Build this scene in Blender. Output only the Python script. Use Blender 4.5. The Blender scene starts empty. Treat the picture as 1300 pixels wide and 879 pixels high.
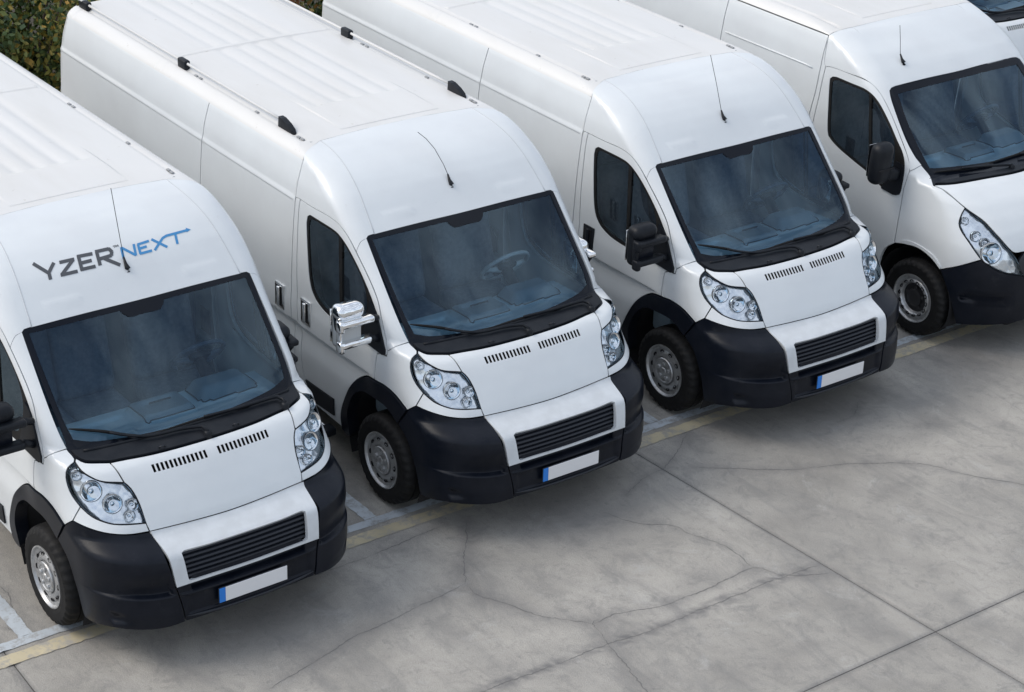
import bpy, bmesh, math, random
import numpy as np
from mathutils import Vector, Matrix
from mathutils.geometry import delaunay_2d_cdt
R = math.radians
random.seed(7)
rng = np.random.default_rng(11)
scn = bpy.context.scene
COL = scn.collection

# ------------------------------------------------------------------ camera
cd = bpy.data.cameras.new('camera'); cam = bpy.data.objects.new('camera', cd); COL.objects.link(cam)
RC = np.array([[0.5891570461814795, 0.8073361876760764, 0.03320022595364856],
               [-0.38052722777411935, 0.24097573522076177, 0.8928212161218823],
               [0.7128064280414829, -0.5386455004021408, 0.4491859537421777]])
m = Matrix.Identity(4)
for i in range(3):
    for j in range(3): m[i][j] = RC[j][i]
m.translation = Vector((10.68828201, -7.89368341, 7.65459568))
cam.matrix_world = m
cd.sensor_width = 36; cd.lens = 2593.32 / 1300 * 36
cd.clip_start = 0.1; cd.clip_end = 2000
scn.camera = cam

# ------------------------------------------------------------------ daylight
SUN_EL, SUN_AZ = R(46), R(233)          # high veiled sun, behind and to the right of the vans
w = bpy.data.worlds.new('World'); scn.world = w; w.use_nodes = True
wn = w.node_tree; wn.nodes.clear()
out = wn.nodes.new('ShaderNodeOutputWorld'); bg = wn.nodes.new('ShaderNodeBackground')
sky = wn.nodes.new('ShaderNodeTexSky'); sky.sky_type = 'NISHITA'; sky.sun_disc = False
sky.sun_elevation = SUN_EL; sky.sun_rotation = R(90) - SUN_AZ
sky.dust_density = 3.0; sky.air_density = 1.0; sky.ozone_density = 1.0
# thin broken cloud over the whole sky
tc = wn.nodes.new('ShaderNodeTexCoord')
cn = wn.nodes.new('ShaderNodeTexNoise'); cn.inputs['Scale'].default_value = 11.0; cn.inputs['Detail'].default_value = 6; cn.inputs['Roughness'].default_value = .6
cr = wn.nodes.new('ShaderNodeMapRange'); cr.inputs[1].default_value = .40; cr.inputs[2].default_value = .62; cr.inputs[3].default_value = .15; cr.inputs[4].default_value = .95
cm = wn.nodes.new('ShaderNodeMix'); cm.data_type = 'RGBA'
cm.inputs[7].default_value = (7.4, 7.9, 8.6, 1)
wn.links.new(tc.outputs['Generated'], cn.inputs['Vector']); wn.links.new(cn.outputs['Fac'], cr.inputs[0])
wn.links.new(cr.outputs[0], cm.inputs[0]); wn.links.new(sky.outputs[0], cm.inputs[6])
wn.links.new(cm.outputs[2], bg.inputs['Color']); bg.inputs['Strength'].default_value = 0.15
wn.links.new(bg.outputs[0], out.inputs[0])
sd = bpy.data.lights.new('sun', 'SUN'); sun = bpy.data.objects.new('sun', sd); COL.objects.link(sun)
sd.energy = 1.55; sd.angle = R(32); sd.color = (1, .945, .86)
sv = Vector((math.cos(SUN_EL) * math.cos(SUN_AZ), math.cos(SUN_EL) * math.sin(SUN_AZ), math.sin(SUN_EL)))
sun.rotation_euler = sv.to_track_quat('Z', 'Y').to_euler()
scn.view_settings.view_transform = 'Standard'; scn.view_settings.look = 'None'
scn.view_settings.gamma = 1; scn.view_settings.use_curve_mapping = False
scn.view_settings.exposure = 0.03
scn.cycles.max_bounces = 10; scn.cycles.transparent_max_bounces = 16

# ------------------------------------------------------------------ materials
def mat(name, col, rough=.5, metal=0., coat=0., spec=.5, coat_rough=.05):
    M = bpy.data.materials.new(name); M.use_nodes = True
    b = M.node_tree.nodes['Principled BSDF']
    b.inputs['Base Color'].default_value = (*col, 1); b.inputs['Roughness'].default_value = rough
    b.inputs['Metallic'].default_value = metal; b.inputs['Coat Weight'].default_value = coat
    b.inputs['Coat Roughness'].default_value = coat_rough; b.inputs['Specular IOR Level'].default_value = spec
    return M
def N(M, t, **kw):
    n = M.node_tree.nodes.new(t)
    for k, v in kw.items(): setattr(n, k, v)
    return n
def L(M, a, b): M.node_tree.links.new(a, b)
def noise_col(M, c1, c2, scale, lo=.35, hi=.65, detail=6, stretch=None, rough=.6, bump=0, bscale=None, rough_var=0):
    b = M.node_tree.nodes['Principled BSDF']
    t = N(M, 'ShaderNodeTexCoord'); n = N(M, 'ShaderNodeTexNoise')
    n.inputs['Scale'].default_value = scale; n.inputs['Detail'].default_value = detail; n.inputs['Roughness'].default_value = rough
    src = t.outputs['Object']
    if stretch:
        mp = N(M, 'ShaderNodeMapping'); mp.inputs['Scale'].default_value = stretch; L(M, src, mp.inputs[0]); src = mp.outputs[0]
    L(M, src, n.inputs['Vector'])
    r = N(M, 'ShaderNodeMapRange'); r.inputs[1].default_value = lo; r.inputs[2].default_value = hi; L(M, n.outputs['Fac'], r.inputs[0])
    x = N(M, 'ShaderNodeMix', data_type='RGBA'); x.inputs[6].default_value = (*c1, 1); x.inputs[7].default_value = (*c2, 1)
    L(M, r.outputs[0], x.inputs[0]); L(M, x.outputs[2], b.inputs['Base Color'])
    if rough_var:
        rr = N(M, 'ShaderNodeMapRange'); base = b.inputs['Roughness'].default_value
        rr.inputs[3].default_value = base - rough_var; rr.inputs[4].default_value = base + rough_var
        L(M, n.outputs['Fac'], rr.inputs[0]); L(M, rr.outputs[0], b.inputs['Roughness'])
    if bump:
        n2 = N(M, 'ShaderNodeTexNoise'); n2.inputs['Scale'].default_value = bscale or scale * 8; n2.inputs['Detail'].default_value = 4
        L(M, src, n2.inputs['Vector'])
        bp = N(M, 'ShaderNodeBump'); bp.inputs['Strength'].default_value = bump; bp.inputs['Distance'].default_value = .01
        L(M, n2.outputs['Fac'], bp.inputs['Height']); L(M, bp.outputs[0], b.inputs['Normal'])
    return x
M_white = mat('sky_tinted_white', (.78, .785, .79), .36, coat=.5); noise_col(M_white, (.685, .715, .73), (.65, .675, .69), 2.2, detail=8)  # body white tinted blue, the cast of skylight put into its colour
M_roof = mat('sun_warmed_white', (.8, .8, .79), .42, coat=.25); noise_col(M_roof, (.672, .668, .655), (.625, .615, .59), 1.6, lo=.45, hi=.8, detail=9, stretch=(.5, 2, 1))  # same white with sun warmth put into its colour, plus beige dirt
M_panel = mat('bumper_panel_paint', (.6, .62, .64), .34, coat=.4); noise_col(M_panel, (.61, .64, .665), (.54, .565, .585), 9, detail=8)
M_black = mat('bumper_plastic', (.003, .006, .012), .30, spec=.20); noise_col(M_black, (.004, .006, .011), (.009, .011, .017), 5, bump=.03, bscale=220, rough_var=.06)
M_trim = mat('trim_plastic', (.008, .010, .014), .45, spec=.22); noise_col(M_trim, (.006, .008, .012), (.013, .015, .019), 7, bump=.05, bscale=250)
M_frit = mat('black_glass_edge', (.005, .007, .012), .15, spec=.22)
M_rubber = mat('rubber', (.006, .006, .007), .65, spec=.25); noise_col(M_rubber, (.005, .005, .006), (.011, .011, .011), 14)
M_steel = mat('wheel_steel', (.46, .47, .48), .38, metal=.75); noise_col(M_steel, (.52, .53, .54), (.30, .30, .30), 16, lo=.4, hi=.8)
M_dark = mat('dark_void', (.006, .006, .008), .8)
M_chrome = mat('chrome', (.86, .87, .88), .07, metal=1); M_bowl = mat('lamp_bowl_chrome', (.93, .93, .93), .09, metal=.92); M_ring = mat('lamp_ring', (.20, .21, .23), .3, metal=.4); M_strip = mat('sealed_seam', (.52, .54, .56), .5)
M_grille = mat('grille_plastic', (.016, .019, .026), .36, spec=.4)
M_plate = mat('plate_white', (.72, .72, .73), .4); M_blue = mat('plate_blue', (.02, .19, .62), .4)
M_seat = mat('seat_cloth', (.05, .07, .10), .9); noise_col(M_seat, (.04, .06, .09), (.08, .10, .13), 30)
M_dash = mat('dash_plastic', (.34, .44, .50), .6); noise_col(M_dash, (.31, .41, .48), (.37, .47, .53), 5)
M_pod = mat('pod_plastic', (.17, .22, .26), .5)
M_inner = mat('inner_trim', (.62, .66, .68), .6); M_head = mat('headliner', (.025, .045, .08), .9)
M_wheelgrey = mat('grey_leather', (.45, .46, .46), .5)
M_ytext = mat('letter_grey', (.07, .075, .085), .45); M_ntext = mat('letter_blue', (.05, .24, .50), .45)
M_seam = mat('seam_sealer', (.30, .31, .32), .7)
M_amber = mat('amber', (.6, .18, .02), .3)
def glass(name, tint, ior=1.5, dust_haze=0):
    M = bpy.data.materials.new(name); M.use_nodes = True; nt = M.node_tree; nt.nodes.clear()
    o = N(M, 'ShaderNodeOutputMaterial'); mx = N(M, 'ShaderNodeMixShader'); tr = N(M, 'ShaderNodeBsdfTransparent'); gl = N(M, 'ShaderNodeBsdfGlossy')
    tr.inputs[0].default_value = (*tint, 1); gl.inputs['Roughness'].default_value = .0; gl.inputs['Color'].default_value = (.62, .83, 1, 1)
    fr = N(M, 'ShaderNodeFresnel'); fr.inputs[0].default_value = ior
    L(M, fr.outputs[0], mx.inputs[0]); L(M, tr.outputs[0], mx.inputs[1]); L(M, gl.outputs[0], mx.inputs[2]); 
    if dust_haze:  # dust film whose painted pale streaks also stand for cloud reflections
        df = N(M, 'ShaderNodeBsdfDiffuse'); df.inputs[0].default_value = (.55, .62, .70, 1); m2 = N(M, 'ShaderNodeMixShader')
        t = N(M, 'ShaderNodeTexCoord'); mp = N(M, 'ShaderNodeMapping'); mp.inputs['Scale'].default_value = (1.0, 2.6, 1.0); n = N(M, 'ShaderNodeTexNoise'); n.inputs['Scale'].default_value = 2.6; n.inputs['Detail'].default_value = 7; n.inputs['Roughness'].default_value = .62; n.inputs['Distortion'].default_value = .5
        oi = N(M, 'ShaderNodeObjectInfo'); va = N(M, 'ShaderNodeVectorMath', operation='MULTIPLY_ADD'); va.inputs[1].default_value = (1, 1, 1); sc_ = N(M, 'ShaderNodeVectorMath', operation='SCALE'); sc_.inputs['Scale'].default_value = 37.
        cx = N(M, 'ShaderNodeCombineXYZ'); L(M, oi.outputs['Random'], cx.inputs[0]); L(M, oi.outputs['Random'], cx.inputs[1]); L(M, cx.outputs[0], sc_.inputs[0])
        L(M, t.outputs['Object'], mp.inputs[0]); L(M, mp.outputs[0], va.inputs[0]); L(M, sc_.outputs[0], va.inputs[2]); L(M, va.outputs[0], n.inputs['Vector'])
        r = N(M, 'ShaderNodeMapRange'); r.inputs[1].default_value = .36; r.inputs[2].default_value = .72; r.inputs[3].default_value = dust_haze * .12; r.inputs[4].default_value = dust_haze; L(M, n.outputs['Fac'], r.inputs[0])
        L(M, r.outputs[0], m2.inputs[0]); L(M, mx.outputs[0], m2.inputs[1]); L(M, df.outputs[0], m2.inputs[2]); mx = m2
    L(M, mx.outputs[0], o.inputs[0])
    return M
M_ws = glass('windscreen_glass', (.70, .90, 1.0), 1.7, .024)
M_side_bright = glass('brightened_side_glass', (.95, .97, .97), 1.4)  # side glass copied paler, brightness of the far windows put into its tint
M_side = glass('side_glass', (.52, .60, .62), 1.7, .05)
M_lens = glass('lamp_glass', (.93, .95, .97), 1.45)
def chrome_facets():
    M = mat('lamp_reflector', (.90, .90, .90), .16, metal=.72)
    b = M.node_tree.nodes['Principled BSDF']; t = N(M, 'ShaderNodeTexCoord')
    v = N(M, 'ShaderNodeTexVoronoi'); v.inputs['Scale'].default_value = 15; L(M, t.outputs['Object'], v.inputs['Vector'])
    bp = N(M, 'ShaderNodeBump'); bp.inputs['Strength'].default_value = .32; bp.inputs['Distance'].default_value = .02
    L(M, v.outputs['Distance'], bp.inputs['Height']); L(M, bp.outputs[0], b.inputs['Normal'])
    return M
M_refl = chrome_facets()
def specks(M, col, scale, lo, hi, amt):
    b = M.node_tree.nodes['Principled BSDF']; src = b.inputs['Base Color'].links[0].from_socket
    t = N(M, 'ShaderNodeTexCoord'); n = N(M, 'ShaderNodeTexNoise'); n.inputs['Scale'].default_value = scale; n.inputs['Detail'].default_value = 5; n.inputs['Roughness'].default_value = .65; L(M, t.outputs['Object'], n.inputs['Vector'])
    r = N(M, 'ShaderNodeMapRange'); r.inputs[1].default_value = lo; r.inputs[2].default_value = hi; r.inputs[4].default_value = amt; L(M, n.outputs['Fac'], r.inputs[0])
    x = N(M, 'ShaderNodeMix', data_type='RGBA'); x.inputs[7].default_value = (*col, 1); L(M, r.outputs[0], x.inputs[0]); L(M, src, x.inputs[6]); L(M, x.outputs[2], b.inputs['Base Color'])
specks(M_roof, (.36, .32, .26), 11, .68, .76, .7)
specks(M_white, (.50, .50, .49), 16, .68, .80, .35)
specks(M_black, (.035, .037, .04), 9, .60, .80, .5)
specks(M_steel, (.14, .12, .10), 22, .55, .75, .6)

# ------------------------------------------------------------------ objects
def tag(o, label=None, cat=None, group=None, kind=None):
    if label: o['label'] = label
    if cat: o['category'] = cat
    if group: o['group'] = group
    if kind: o['kind'] = kind
    return o
def empty(name, loc=(0, 0, 0), rz=0):
    o = bpy.data.objects.new(name, None); COL.objects.link(o); o.location = loc; o.rotation_euler = (0, 0, rz); o.empty_display_size = .2
    return o
def meshobj(name, V, F, M, parent=None, normals=None, smooth=True, mats=None):
    me = bpy.data.meshes.new(name); me.from_pydata([tuple(v) for v in V], [], [tuple(f) for f in F]); me.update()
    if smooth: me.polygons.foreach_set('use_smooth', [True] * len(me.polygons))
    if normals is not None: me.normals_split_custom_set_from_vertices([tuple(n) for n in normals])
    if M: me.materials.append(M)
    o = bpy.data.objects.new(name, me); COL.objects.link(o)
    if parent: o.parent = parent
    return o
def bmobj(name, bm, M, parent=None, smooth=False, autosmooth=None):
    bmesh.ops.recalc_face_normals(bm, faces=bm.faces)
    me = bpy.data.meshes.new(name); bm.to_mesh(me); bm.free()
    if smooth or autosmooth: me.polygons.foreach_set('use_smooth', [True] * len(me.polygons))
    if autosmooth: me.set_sharp_from_angle(angle=autosmooth)
    me.materials.append(M)
    o = bpy.data.objects.new(name, me); COL.objects.link(o)
    if parent: o.parent = parent
    return o
def inst(name, me, parent, loc=(0, 0, 0), rot=(0, 0, 0), scale=(1, 1, 1)):
    o = bpy.data.objects.new(name, me); COL.objects.link(o); o.parent = parent
    o.location = loc; o.rotation_euler = rot; o.scale = scale
    return o
def copy_tree(o, parent=None):
    c = o.copy(); COL.objects.link(c)
    if parent: c.parent = parent; c.matrix_parent_inverse = o.matrix_parent_inverse.copy()
    for ch in list(o.children): copy_tree(ch, c)
    return c
def addbox(bm, c, s, bev=0, seg=2, rot=None):
    r = bmesh.ops.create_cube(bm, size=1); vs = r['verts']
    bmesh.ops.scale(bm, vec=s, verts=vs)
    if bev:
        es = list({e for v in vs for e in v.link_edges})
        b = bmesh.ops.bevel(bm, geom=es, offset=bev, segments=seg, profile=.5, affect='EDGES')
        vs = list({v for f in b['faces'] for v in f.verts} | {v for v in vs if v.is_valid})
    if rot is not None: bmesh.ops.rotate(bm, cent=(0, 0, 0), matrix=rot, verts=vs)
    bmesh.ops.translate(bm, vec=c, verts=vs)
    return vs
def lathe(prof, n, axis='y', cap=False):
    """prof: (r, h) pairs; rotates round the y axis"""
    V = []; F = []
    for r, h in prof:
        for k in range(n):
            a = 2 * math.pi * k / n; V.append((r * math.cos(a), h, r * math.sin(a)))
    for i in range(len(prof) - 1):
        for k in range(n):
            F.append((i * n + k, i * n + (k + 1) % n, (i + 1) * n + (k + 1) % n, (i + 1) * n + k))
    return V, F
def tube(pts, rad, n=8, closed=False):
    P = [Vector(p) for p in pts]; rs = rad if hasattr(rad, '__len__') else [rad] * len(P)
    V = []; F = []; m = len(P); up = Vector((0, 0, 1)); prev = None
    for i, p in enumerate(P):
        if closed: t = P[(i + 1) % m] - P[i - 1]
        else: t = P[min(i + 1, m - 1)] - P[max(i - 1, 0)]
        t.normalize(); a = t.cross(up)
        if a.length < 1e-3: a = t.cross(Vector((1, 0, 0)))
        a.normalize(); b = a.cross(t)
        for k in range(n):
            q = 2 * math.pi * k / n; V.append(p + (a * math.cos(q) + b * math.sin(q)) * rs[i])
    for i in range(m if closed else m - 1):
        j = (i + 1) % m
        for k in range(n): F.append((i * n + k, i * n + (k + 1) % n, j * n + (k + 1) % n, j * n + k))
    if not closed: F.append(tuple(range(n))[::-1]); F.append(tuple((m - 1) * n + k for k in range(n)))
    return V, F
def joinVF(parts):
    V = []; F = []
    for v, f in parts:
        o = len(V); V += [tuple(x) for x in v]; F += [tuple(i + o for i in q) for q in f]
    return V, F

# ------------------------------------------------------------------ curved sheet-metal: a smooth closed body, and panels cut from it
def table(pts, sig, lo, hi, n=1500):
    p = np.array(pts, float); p = p[np.argsort(p[:, 0])]
    s = np.linspace(lo - 4 * sig, hi + 4 * sig, n); v = np.interp(s, p[:, 0], p[:, 1])
    ds = s[1] - s[0]; q = max(1, int(3 * sig / ds)); k = np.exp(-.5 * (np.arange(-q, q + 1) * ds / sig) ** 2); k /= k.sum()
    return s, np.convolve(np.concatenate([np.full(q, v[0]), v, np.full(q, v[-1])]), k, 'valid')
def tab(t, x): return np.interp(x, t[0], t[1])
def smax(a, b, r):
    A = a + r; B = b + r
    return np.where((A > 0) & (B > 0), np.sqrt(np.maximum(A, 0) ** 2 + np.maximum(B, 0) ** 2) - r, np.maximum(a, b))
def sst(a, b, x):
    t = np.clip((x - a) / (b - a), 0, 1); return t * t * (3 - 2 * t)
class Body:
    def __init__(s, front, kk, side, tap, rad, roof, rr, x0=-1.1, xl=1.1, rear=-5.2, extra=None, sextra=None, fs=.012):
        s.xf = table(front, fs, 0, 3); s.k = table(kk, .05, 0, 3); s.ys = table(side, .02, 0, 3); s.A = table(tap, .08, 0, 3); s.r = table(rad, .08, 0, 3)
        s.zr = table(roof, .03, -7, 2); s.rr = rr; s.x0 = x0; s.xl = xl; s.rear = rear; s.extra = extra; s.sextra = sextra
    def h(s, p):
        x, y, z = p[..., 0], np.abs(p[..., 1]), p[..., 2]
        f = x - (tab(s.xf, z) - tab(s.k, z) * y * y)
        t = np.maximum(x - s.x0, 0) / s.xl
        g = y - (tab(s.ys, z) - tab(s.A, z) * t * t)
        if s.sextra: g = g + s.sextra(x, z)
        o = smax(f, g, tab(s.r, z))
        if s.rear is not None:
            o = smax(o, (s.rear + .10 * np.clip(z - 1.5, 0, 1)) - x, .10)
        o = smax(o, z - (tab(s.zr, x) - .015 * (y / .75) ** 2), s.rr)
        if s.extra: o = o + s.extra(x, y, z)
        return o
    def hit(s, o, d, t0, t1, n=70):
        o, d = np.broadcast_arrays(np.asarray(o, float), np.asarray(d, float))
        ts = np.linspace(t0, t1, n); lo = np.full(o.shape[:-1], float(t0)); hi = np.full(o.shape[:-1], float(t1)); done = np.zeros(lo.shape, bool)
        prev = s.h(o + d * t0)
        for a, b in zip(ts[:-1], ts[1:]):
            cur = s.h(o + d * b); q = (~done) & (prev > 0) & (cur <= 0); lo[q] = a; hi[q] = b; done |= q; prev = cur
            if done.all(): break
        for _ in range(22):
            mid = (lo + hi) / 2; v = s.h(o + d * mid[..., None]); lo = np.where(v > 0, mid, lo); hi = np.where(v > 0, hi, mid)
        return o + d * hi[..., None]
    def nrm(s, p, e=2e-3):
        g = np.stack([s.h(p + e * np.eye(3)[i]) - s.h(p - e * np.eye(3)[i]) for i in range(3)], -1)
        return g / np.maximum(np.linalg.norm(g, axis=-1, keepdims=True), 1e-9)
class Flat:
    def __init__(s, d, T=.9):
        s.d = np.array(d, float); s.d /= np.linalg.norm(s.d)
        up = np.array([0, 0, 1.]) if abs(s.d[2]) < .9 else np.array([1., 0, 0])
        s.a = np.cross(s.d, up); s.a /= np.linalg.norm(s.a); s.b = np.cross(s.a, s.d); s.T = T
    def to2(s, p): return np.stack([p @ s.a, p @ s.b], -1)
    def ray(s, uv, ref):
        c = ref @ s.d
        return uv[:, :1] * s.a + uv[:, 1:] * s.b + s.d * (c - s.T), np.broadcast_to(s.d, (len(uv), 3)), 0, 2 * s.T
class Cone:
    def __init__(s, x0, tan, R0=2.2): s.x0 = x0; s.tan = tan; s.R0 = R0
    def to2(s, p):
        dx = p[:, 0] - s.x0; r = np.hypot(dx, p[:, 1]); return np.stack([np.arctan2(p[:, 1], dx) * .9, p[:, 2] - s.tan * r], -1)
    def ray(s, uv, ref):
        th = uv[:, 0] / .9; c = np.cos(th); n = np.sin(th); q = math.hypot(1, s.tan)
        o = np.stack([s.x0 + s.R0 * c, s.R0 * n, uv[:, 1] + s.tan * s.R0], -1)
        return o, np.stack([-c, -n, np.full_like(c, -s.tan)], -1) / q, 0, (s.R0 - .3) * q
def cr(pts, h=.025):
    P = [np.array(p, float) for p in pts]
    if len(P) == 2:
        n = max(1, int(np.linalg.norm(P[1] - P[0]) / h)); return [P[0] + (P[1] - P[0]) * i / n for i in range(n + 1)]
    Q = [2 * P[0] - P[1]] + P + [2 * P[-1] - P[-2]]; out = []
    for i in range(1, len(Q) - 2):
        n = max(1, int(np.linalg.norm(Q[i + 1] - Q[i]) / h))
        for k in range(n):
            t = k / n
            out.append(.5 * (2 * Q[i] + (Q[i + 1] - Q[i - 1]) * t + (2 * Q[i - 1] - 5 * Q[i] + 4 * Q[i + 1] - Q[i + 2]) * t * t + (3 * Q[i] - Q[i - 1] - 3 * Q[i + 1] + Q[i + 2]) * t ** 3))
    out.append(Q[-2]); return out
def loop(*segs, h=.025):
    """open curves that meet end to end round a panel"""
    out = []
    for s in segs:
        c = cr(s, h)
        if out and np.linalg.norm(out[-1] - c[0]) < 1e-6: c = c[1:]
        out += c
    if np.linalg.norm(out[0] - out[-1]) < 1e-6: out = out[:-1]
    return np.array(out)
def closed(pts, h=.025):
    P = [np.array(p, float) for p in pts]; n = len(P)
    c = cr([P[-2], P[-1]] + P + [P[0], P[1]], h)
    i0 = min(range(len(c)), key=lambda i: np.linalg.norm(c[i] - P[0]) + (0 if i < len(c) * .6 else 9))
    i1 = max(range(len(c)), key=lambda i: -np.linalg.norm(c[i] - P[0]) - (0 if i > len(c) * .4 else 9))
    return np.array(c[i0:i1])
def mir(pts): return [(p[0], -p[1], p[2]) for p in pts]
def sym(pts):
    """a curve from the right side to the centre, carried on to the left side"""
    q = mir(pts)[::-1]
    return list(pts) + (q[1:] if abs(pts[-1][1]) < 1e-6 else q)
def inpoly(poly, q):
    x, y = q[:, 0], q[:, 1]; r = np.zeros(len(q), bool); n = len(poly); j = n - 1
    for i in range(n):
        xi, yi = poly[i]; xj, yj = poly[j]
        c = ((yi > y) != (yj > y)) & (x < (xj - xi) * (y - yi) / ((yj - yi) if yj != yi else 1e-12) + xi); r ^= c; j = i
    return r
def segdist(poly, q):
    d = np.full(len(q), 9.); n = len(poly)
    for i in range(n):
        a = poly[i]; b = poly[(i + 1) % n]; ab = b - a; t = np.clip(((q - a) @ ab) / max(ab @ ab, 1e-12), 0, 1)
        d = np.minimum(d, np.linalg.norm(q - a - t[:, None] * ab, axis=1))
    return d
def inset(poly, k):
    n = len(poly); A = np.sum(poly[:, 0] * np.roll(poly[:, 1], -1) - np.roll(poly[:, 0], -1) * poly[:, 1]); s = 1 if A > 0 else -1
    o = np.empty_like(poly)
    for i in range(n):
        e1 = poly[i] - poly[i - 1]; e2 = poly[(i + 1) % n] - poly[i]
        n1 = np.array([-e1[1], e1[0]]) / max(np.linalg.norm(e1), 1e-9); n2 = np.array([-e2[1], e2[0]]) / max(np.linalg.norm(e2), 1e-9)
        b = n1 + n2; l = np.linalg.norm(b); b = b / l if l > 1e-6 else n1
        o[i] = poly[i] + s * b * k / max(.35, abs(b @ n1))
    return o
def patch(body, outline, chart, g=.05, holes=(), off=0., skirt=.02, gap=.0046, feat=(), band=(), hskirt=None, rim=None):
    pol = inset(chart.to2(outline), gap); hp = [inset(chart.to2(np.array(h)), -0.0) for h in holes]
    lo = pol.min(0); hi = pol.max(0)
    gx = np.arange(lo[0] + g / 2, hi[0], g); gy = np.arange(lo[1] + g / 2, hi[1], g)
    G = np.stack(np.meshgrid(gx, gy), -1).reshape(-1, 2)
    if len(band):
        o, d, t0, t1 = chart.ray(G, outline.mean(0)); hz = body.hit(o, d, t0, t1)[:, 2]
        G = G[~np.any([(hz > a) & (hz < b) for a, b in band], 0)]
    G = np.concatenate([G] + [chart.to2(np.array(f)) for f in feat])
    k = inpoly(pol, G) & (segdist(pol, G) > .4 * min(g, .03))
    for q in hp: k &= ~inpoly(q, G) & (segdist(q, G) > .3 * min(g, .03))
    G = G[k]
    pts = list(pol); E = [(i, (i + 1) % len(pol)) for i in range(len(pol))]
    for q in hp:
        b = len(pts); pts += list(q); E += [(b + i, b + (i + 1) % len(q)) for i in range(len(q))]
    pts += list(G)
    vs, _, fs, *_r = delaunay_2d_cdt([Vector(p) for p in pts], E, [], 0, 1e-6)
    uv = np.array([tuple(v) for v in vs]); T = np.array([f for f in fs if len(f) == 3])
    c = uv[T].mean(1); keep = inpoly(pol, c)
    for q in hp: keep &= ~inpoly(q, c)
    T = T[keep]; used = np.unique(T); rm = -np.ones(len(uv), int); rm[used] = np.arange(len(used)); uv = uv[used]; T = rm[T]
    o, d, t0, t1 = chart.ray(uv, outline.mean(0))
    P = body.hit(o, d, t0, t1); Nn = body.nrm(P)
    fn = np.cross(P[T[:, 1]] - P[T[:, 0]], P[T[:, 2]] - P[T[:, 0]]); fl = np.einsum('ij,ij->i', fn, Nn[T].mean(1)) < 0
    T[fl] = T[fl][:, ::-1]
    P = P + Nn * off
    V = P; NN = Nn; F = [tuple(t) for t in T]
    if skirt:
        ec = {}
        for t in T:
            for a, b in ((t[0], t[1]), (t[1], t[2]), (t[2], t[0])):
                ec[(a, b)] = 1
        bd = [e for e in ec if (e[1], e[0]) not in ec]
        on = {}
        for a, b in bd:
            n = np.cross(P[b] - P[a], Nn[a] + Nn[b]); n = n / max(np.linalg.norm(n), 1e-9)
            for q in (a, b): on[q] = on.get(q, 0) + n
        ids = {q: i for i, q in enumerate(on)}; base = len(P); m_ = len(ids)
        top = np.array([P[q] for q in ids]); nn = np.array([on[q] / max(np.linalg.norm(on[q]), 1e-9) for q in ids])
        dep = np.full(len(top), float(skirt))
        if hskirt is not None and hp:
            uq = uv[list(ids)]
            for q in hp: dep[segdist(q, uq) < 1e-5] = hskirt
        low = top - np.array([Nn[q] for q in ids]) * dep[:, None]
        V = np.concatenate([P, top, low]); NN = np.concatenate([Nn, nn, nn])
        for a, b in bd: F.append((base + ids[a], base + m_ + ids[a], base + m_ + ids[b], base + ids[b]))
    return V, F, NN
def panel(name, M, parent, body, outline, chart, both=False, **kw):
    V, F, n = patch(body, outline, chart, **kw)
    a = meshobj(name, V, F, M, parent, n)
    if not both: return a
    s = np.array([1, -1, 1.])
    pb = both if isinstance(both, bpy.types.Object) else parent
    b = meshobj(name, V * s, [f[::-1] for f in F], M, pb, n * s)
    return a, b

# ------------------------------------------------------------------ the two body shapes
def crease(x, z):
    up = sst(1.912, 1.952, z) * .009 - sst(1.904, 1.912, z) * .004
    belt = (sst(.926, .957, z) - 1) * -.027 * sst(.70, .90, z)
    return up * (1 - sst(-1.165, -1.145, x)) * 1.0 + belt * (1 - sst(-.3, -.02, x))
def pads(x, y, z):
    ins = lambda a, b, v, e: sst(a, a + e, v) * (1 - sst(b - e, b, v))
    return -.005 * ins(.36, .64, y, .03) * ins(1.93, 1.985, z, .022)
def bump_extra(x, y, z):
    s = sst(.53, .545, y) * np.clip((.945 - y) / .22, 0, 1)
    a = .045 * s * sst(.514, .532, z) * (1 - sst(.54, .70, z))
    fog = .010 * sst(.735, .75, y) * (1 - sst(.845, .86, y)) * sst(.335, .345, z) * (1 - sst(.395, .41, z))
    slot = .045 * (1 - sst(.40, .415, y)) * sst(.524, .530, z) * (1 - sst(.566, .572, z))
    lip = -.018 * (1 - sst(.42, .52, y)) * sst(.498, .507, z) * (1 - sst(.516, .524, z))
    pl = .012 * (1 - sst(.42, .46, y)) * sst(.36, .372, z) * (1 - sst(.490, .498, z))
    return a + fog + slot + lip + pl
DUC = Body(
    front=[(.2, .70), (.6, .71), (.8, .712), (.85, .708), (.9, .69), (1.0, .633), (1.1, .568), (1.16, .522), (1.2, .48), (1.232, .43), (1.25, .24), (1.262, .203), (1.885, -.405), (2.03, -.552), (2.09, -.62), (2.15, -.71), (2.2, -.81), (2.24, -.93), (2.27, -1.07), (2.288, -1.23), (2.295, -1.5), (2.3, -2)],
    kk=[(.8, .06), (1.0, .1), (1.2, .1), (1.3, .03), (1.9, .03), (2.1, .06)],
    side=[(.25, .93), (.5, .962), (.75, .976), (.95, .985), (1.1, .985), (1.16, .978), (1.5, .970), (1.8, .960), (1.91, .955), (2.05, .938), (2.22, .893), (2.28, .85), (2.4, .8)],
    tap=[(.9, .015), (1.18, .035), (1.5, .07), (1.9, .12), (2.2, .12)],
    rad=[(.8, .25), (.95, .33), (1.1, .33), (1.24, .2), (1.35, .12), (2.0, .12), (2.2, .2)],
    roof=[(-6, 2.305), (-1.3, 2.30), (0, 2.30)], rr=.06, sextra=crease, extra=pads)
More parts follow.
